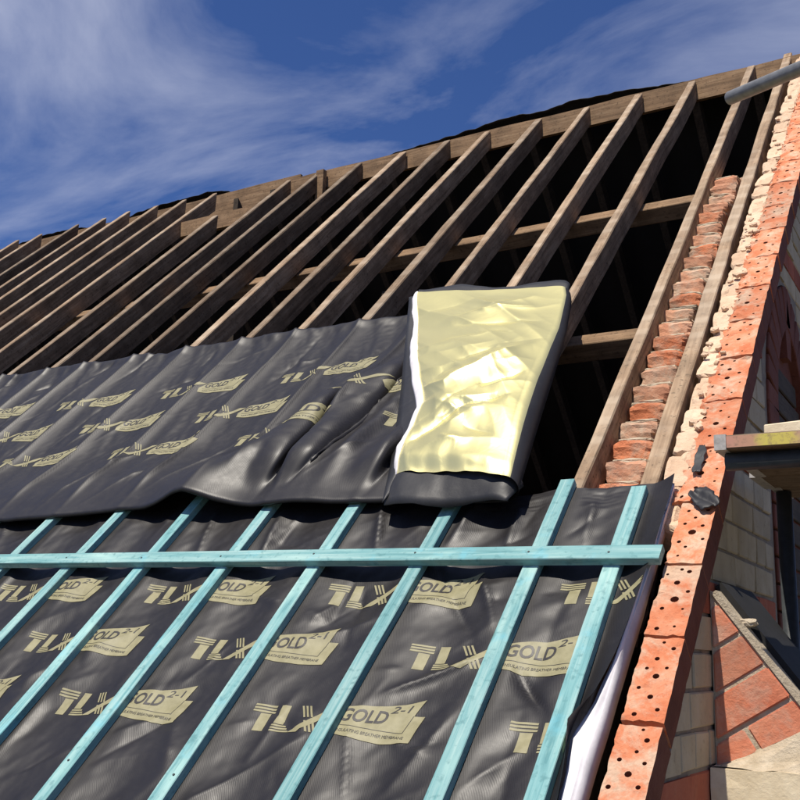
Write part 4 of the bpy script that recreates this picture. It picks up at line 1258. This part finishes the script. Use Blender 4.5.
# ------------------------------------------------------------------ scaffold
def tube(name, p0, p1, rad, mm, parent=None, segs=20, hollow=True):
    p0, p1 = Vector(p0), Vector(p1); d = p1 - p0; L_ = d.length
    vs2, fs = [], []
    rings = [(0, rad), (L_, rad), (L_, rad * .84), (L_ - .25, rad * .84)] if hollow else [(0, rad), (L_, rad)]
    rings = [(.25, rad * .84), (0, rad * .84)] + rings if hollow else rings
    for (z_, r_) in rings:
        for k in range(segs):
            a = 2 * math.pi * k / segs; vs2.append((r_ * math.cos(a), r_ * math.sin(a), z_))
    nr_ = len(rings)
    for i in range(nr_ - 1):
        for k in range(segs): fs.append((i * segs + k, i * segs + (k + 1) % segs, (i + 1) * segs + (k + 1) % segs, (i + 1) * segs + k))
    fs.append(tuple(range(segs - 1, -1, -1)) if False else tuple(range(segs))); fs.append(tuple((nr_ - 1) * segs + k for k in range(segs)))
    me_ = mesh(name, vs2, fs, mm)
    bmm = bmesh.new(); bmm.from_mesh(me_); bmesh.ops.recalc_face_normals(bmm, faces=bmm.faces[:]); bmm.to_mesh(me_); bmm.free()
    for p in me_.polygons: p.use_smooth = len(p.vertices) == 4 and abs(p.normal.z) < .5
    return obj(name, me_, parent, Matrix.Translation(p0) @ d.to_track_quat('Z', 'Y').to_matrix().to_4x4())
o = tube('scaffold_tube', (.590, -.083, Z0 + .283), (2.6, -.083, Z0 + .285), .0243, M['darksteel'])
tag(o, 'dark scaffold tube carrying the board that reaches the gable', 'scaffold tube', 'scaffold tubes at the gable')
o = tube('scaffold_tube', (.522, .492, Z0 + 1.697), (2.25, -.72, Z0 + 1.30), .0243, M['steel'])
tag(o, 'grey galvanised scaffold tube poking in at the top right over the rafters', 'scaffold tube', 'scaffold tubes at the gable')
o = tube('scaffold_tube', (.612, .60, 0.02), (.612, .60, Z0 + .305), .0243, M['darksteel'])
tag(o, 'upright dark scaffold tube standing against the gable below the platform', 'scaffold tube', 'scaffold tubes at the gable')
# platform boards
def board(name, x0, x1, y0, y1, z0, z1, label, paint=False):
    t_ = thing(name, label, 'scaffold board', Matrix.Translation((x0, y0, z0)), 'boards of the scaffold platform')
    bm = box_bm(0.0, x1 - x0, 0.0, y1 - y0, 0, z1 - z0, .003)
    me_ = bm_mesh('plank', bm, [M['board'], M['paint']])
    if paint:
        for p in me_.polygons:
            if p.normal.y < -.8: p.material_index = 1
    obj('plank', me_, t_)
    bm = box_bm(-.003, .028, -.0025, y1 - y0 + .0025, -.0025, z1 - z0 + .0025)
    obj('end_band', bm_mesh('end_band', bm, M['band']), t_)
    return t_
ys = -.138
labs = ['front scaffold board with pink and yellow paint on its long edge', 'second scaffold board back from the painted one', 'third scaffold board back from the painted one', 'fourth scaffold board back from the painted one']
for k in range(4):
    board('scaffold_board', .575 + (.0, .012, -.006, .01)[k], 2.6, ys + k * .226, ys + k * .226 + .222, Z0 + .309, Z0 + .346, labs[k], k == 0)
bm = box_bm(0, .35, 0, .16, 0, .03, .003)
o = obj('board_offcut', bm_mesh('board_offcut', bm, M['stone']), None, Matrix.Translation((.690, -.085, Z0 + .349)) @ Matrix.Rotation(-.22, 4, 'Z') @ Matrix.Rotation(.0, 4, 'Y'))
tag(o, 'pale offcut lying on the painted scaffold board at the right edge', 'offcut')

# ------------------------------------------------------------------ scraps on the verge bricks
def scrap(name, w, L, seed, mtx, label, cat, amp=.012, fold=0.0):
    N1, N2 = 12, 18; pts = []
    for i in range(N1 + 1):
        for j in range(N2 + 1):
            x_ = (i / N1 - .5) * w; y_ = (j / N2 - .5) * L
            h_ = amp * (.6 + float(perlin(x_ * 22 + seed, y_ * 16, seed)) * 1.2) + fold * abs(math.sin(i / N1 * 4 + j / N2 * 2.5)) + amp * .25 * float(perlin(x_ * 70, y_ * 50, seed + 1))
            ex = .010 * float(perlin(j * .25, i * .2, seed + 2)) - x_ * .7 * abs(j / N2 - .5) ** 1.5
            pts.append((x_ + ex, y_ + .010 * float(perlin(i * .3, j * .15, seed + 3)), max(.001, h_)))
    F2 = [(i * (N2 + 1) + j, (i + 1) * (N2 + 1) + j, (i + 1) * (N2 + 1) + j + 1, i * (N2 + 1) + j + 1) for i in range(N1) for j in range(N2)]
    o_ = obj(name, mesh(name, pts, F2, M['mem_plain'], True), None, ROOF @ mtx)
    md_ = o_.modifiers.new('thickness', 'SOLIDIFY'); md_.thickness = .002
    return tag(o_, label, cat)
scrap('membrane_scrap', .07, .11, 3, Matrix.Translation((.452, .315, .008)) @ Matrix.Rotation(.5, 4, 'Z'), 'crumpled black scrap of film lying on the orange verge bricks', 'scrap', .006, .010)
scrap('membrane_strip', .030, .15, 9, Matrix.Translation((.405, .53, .012)) @ Matrix.Rotation(.0, 4, 'Z'), 'narrow black strip of film hanging over the verge bricks by the board end', 'strip', .004)
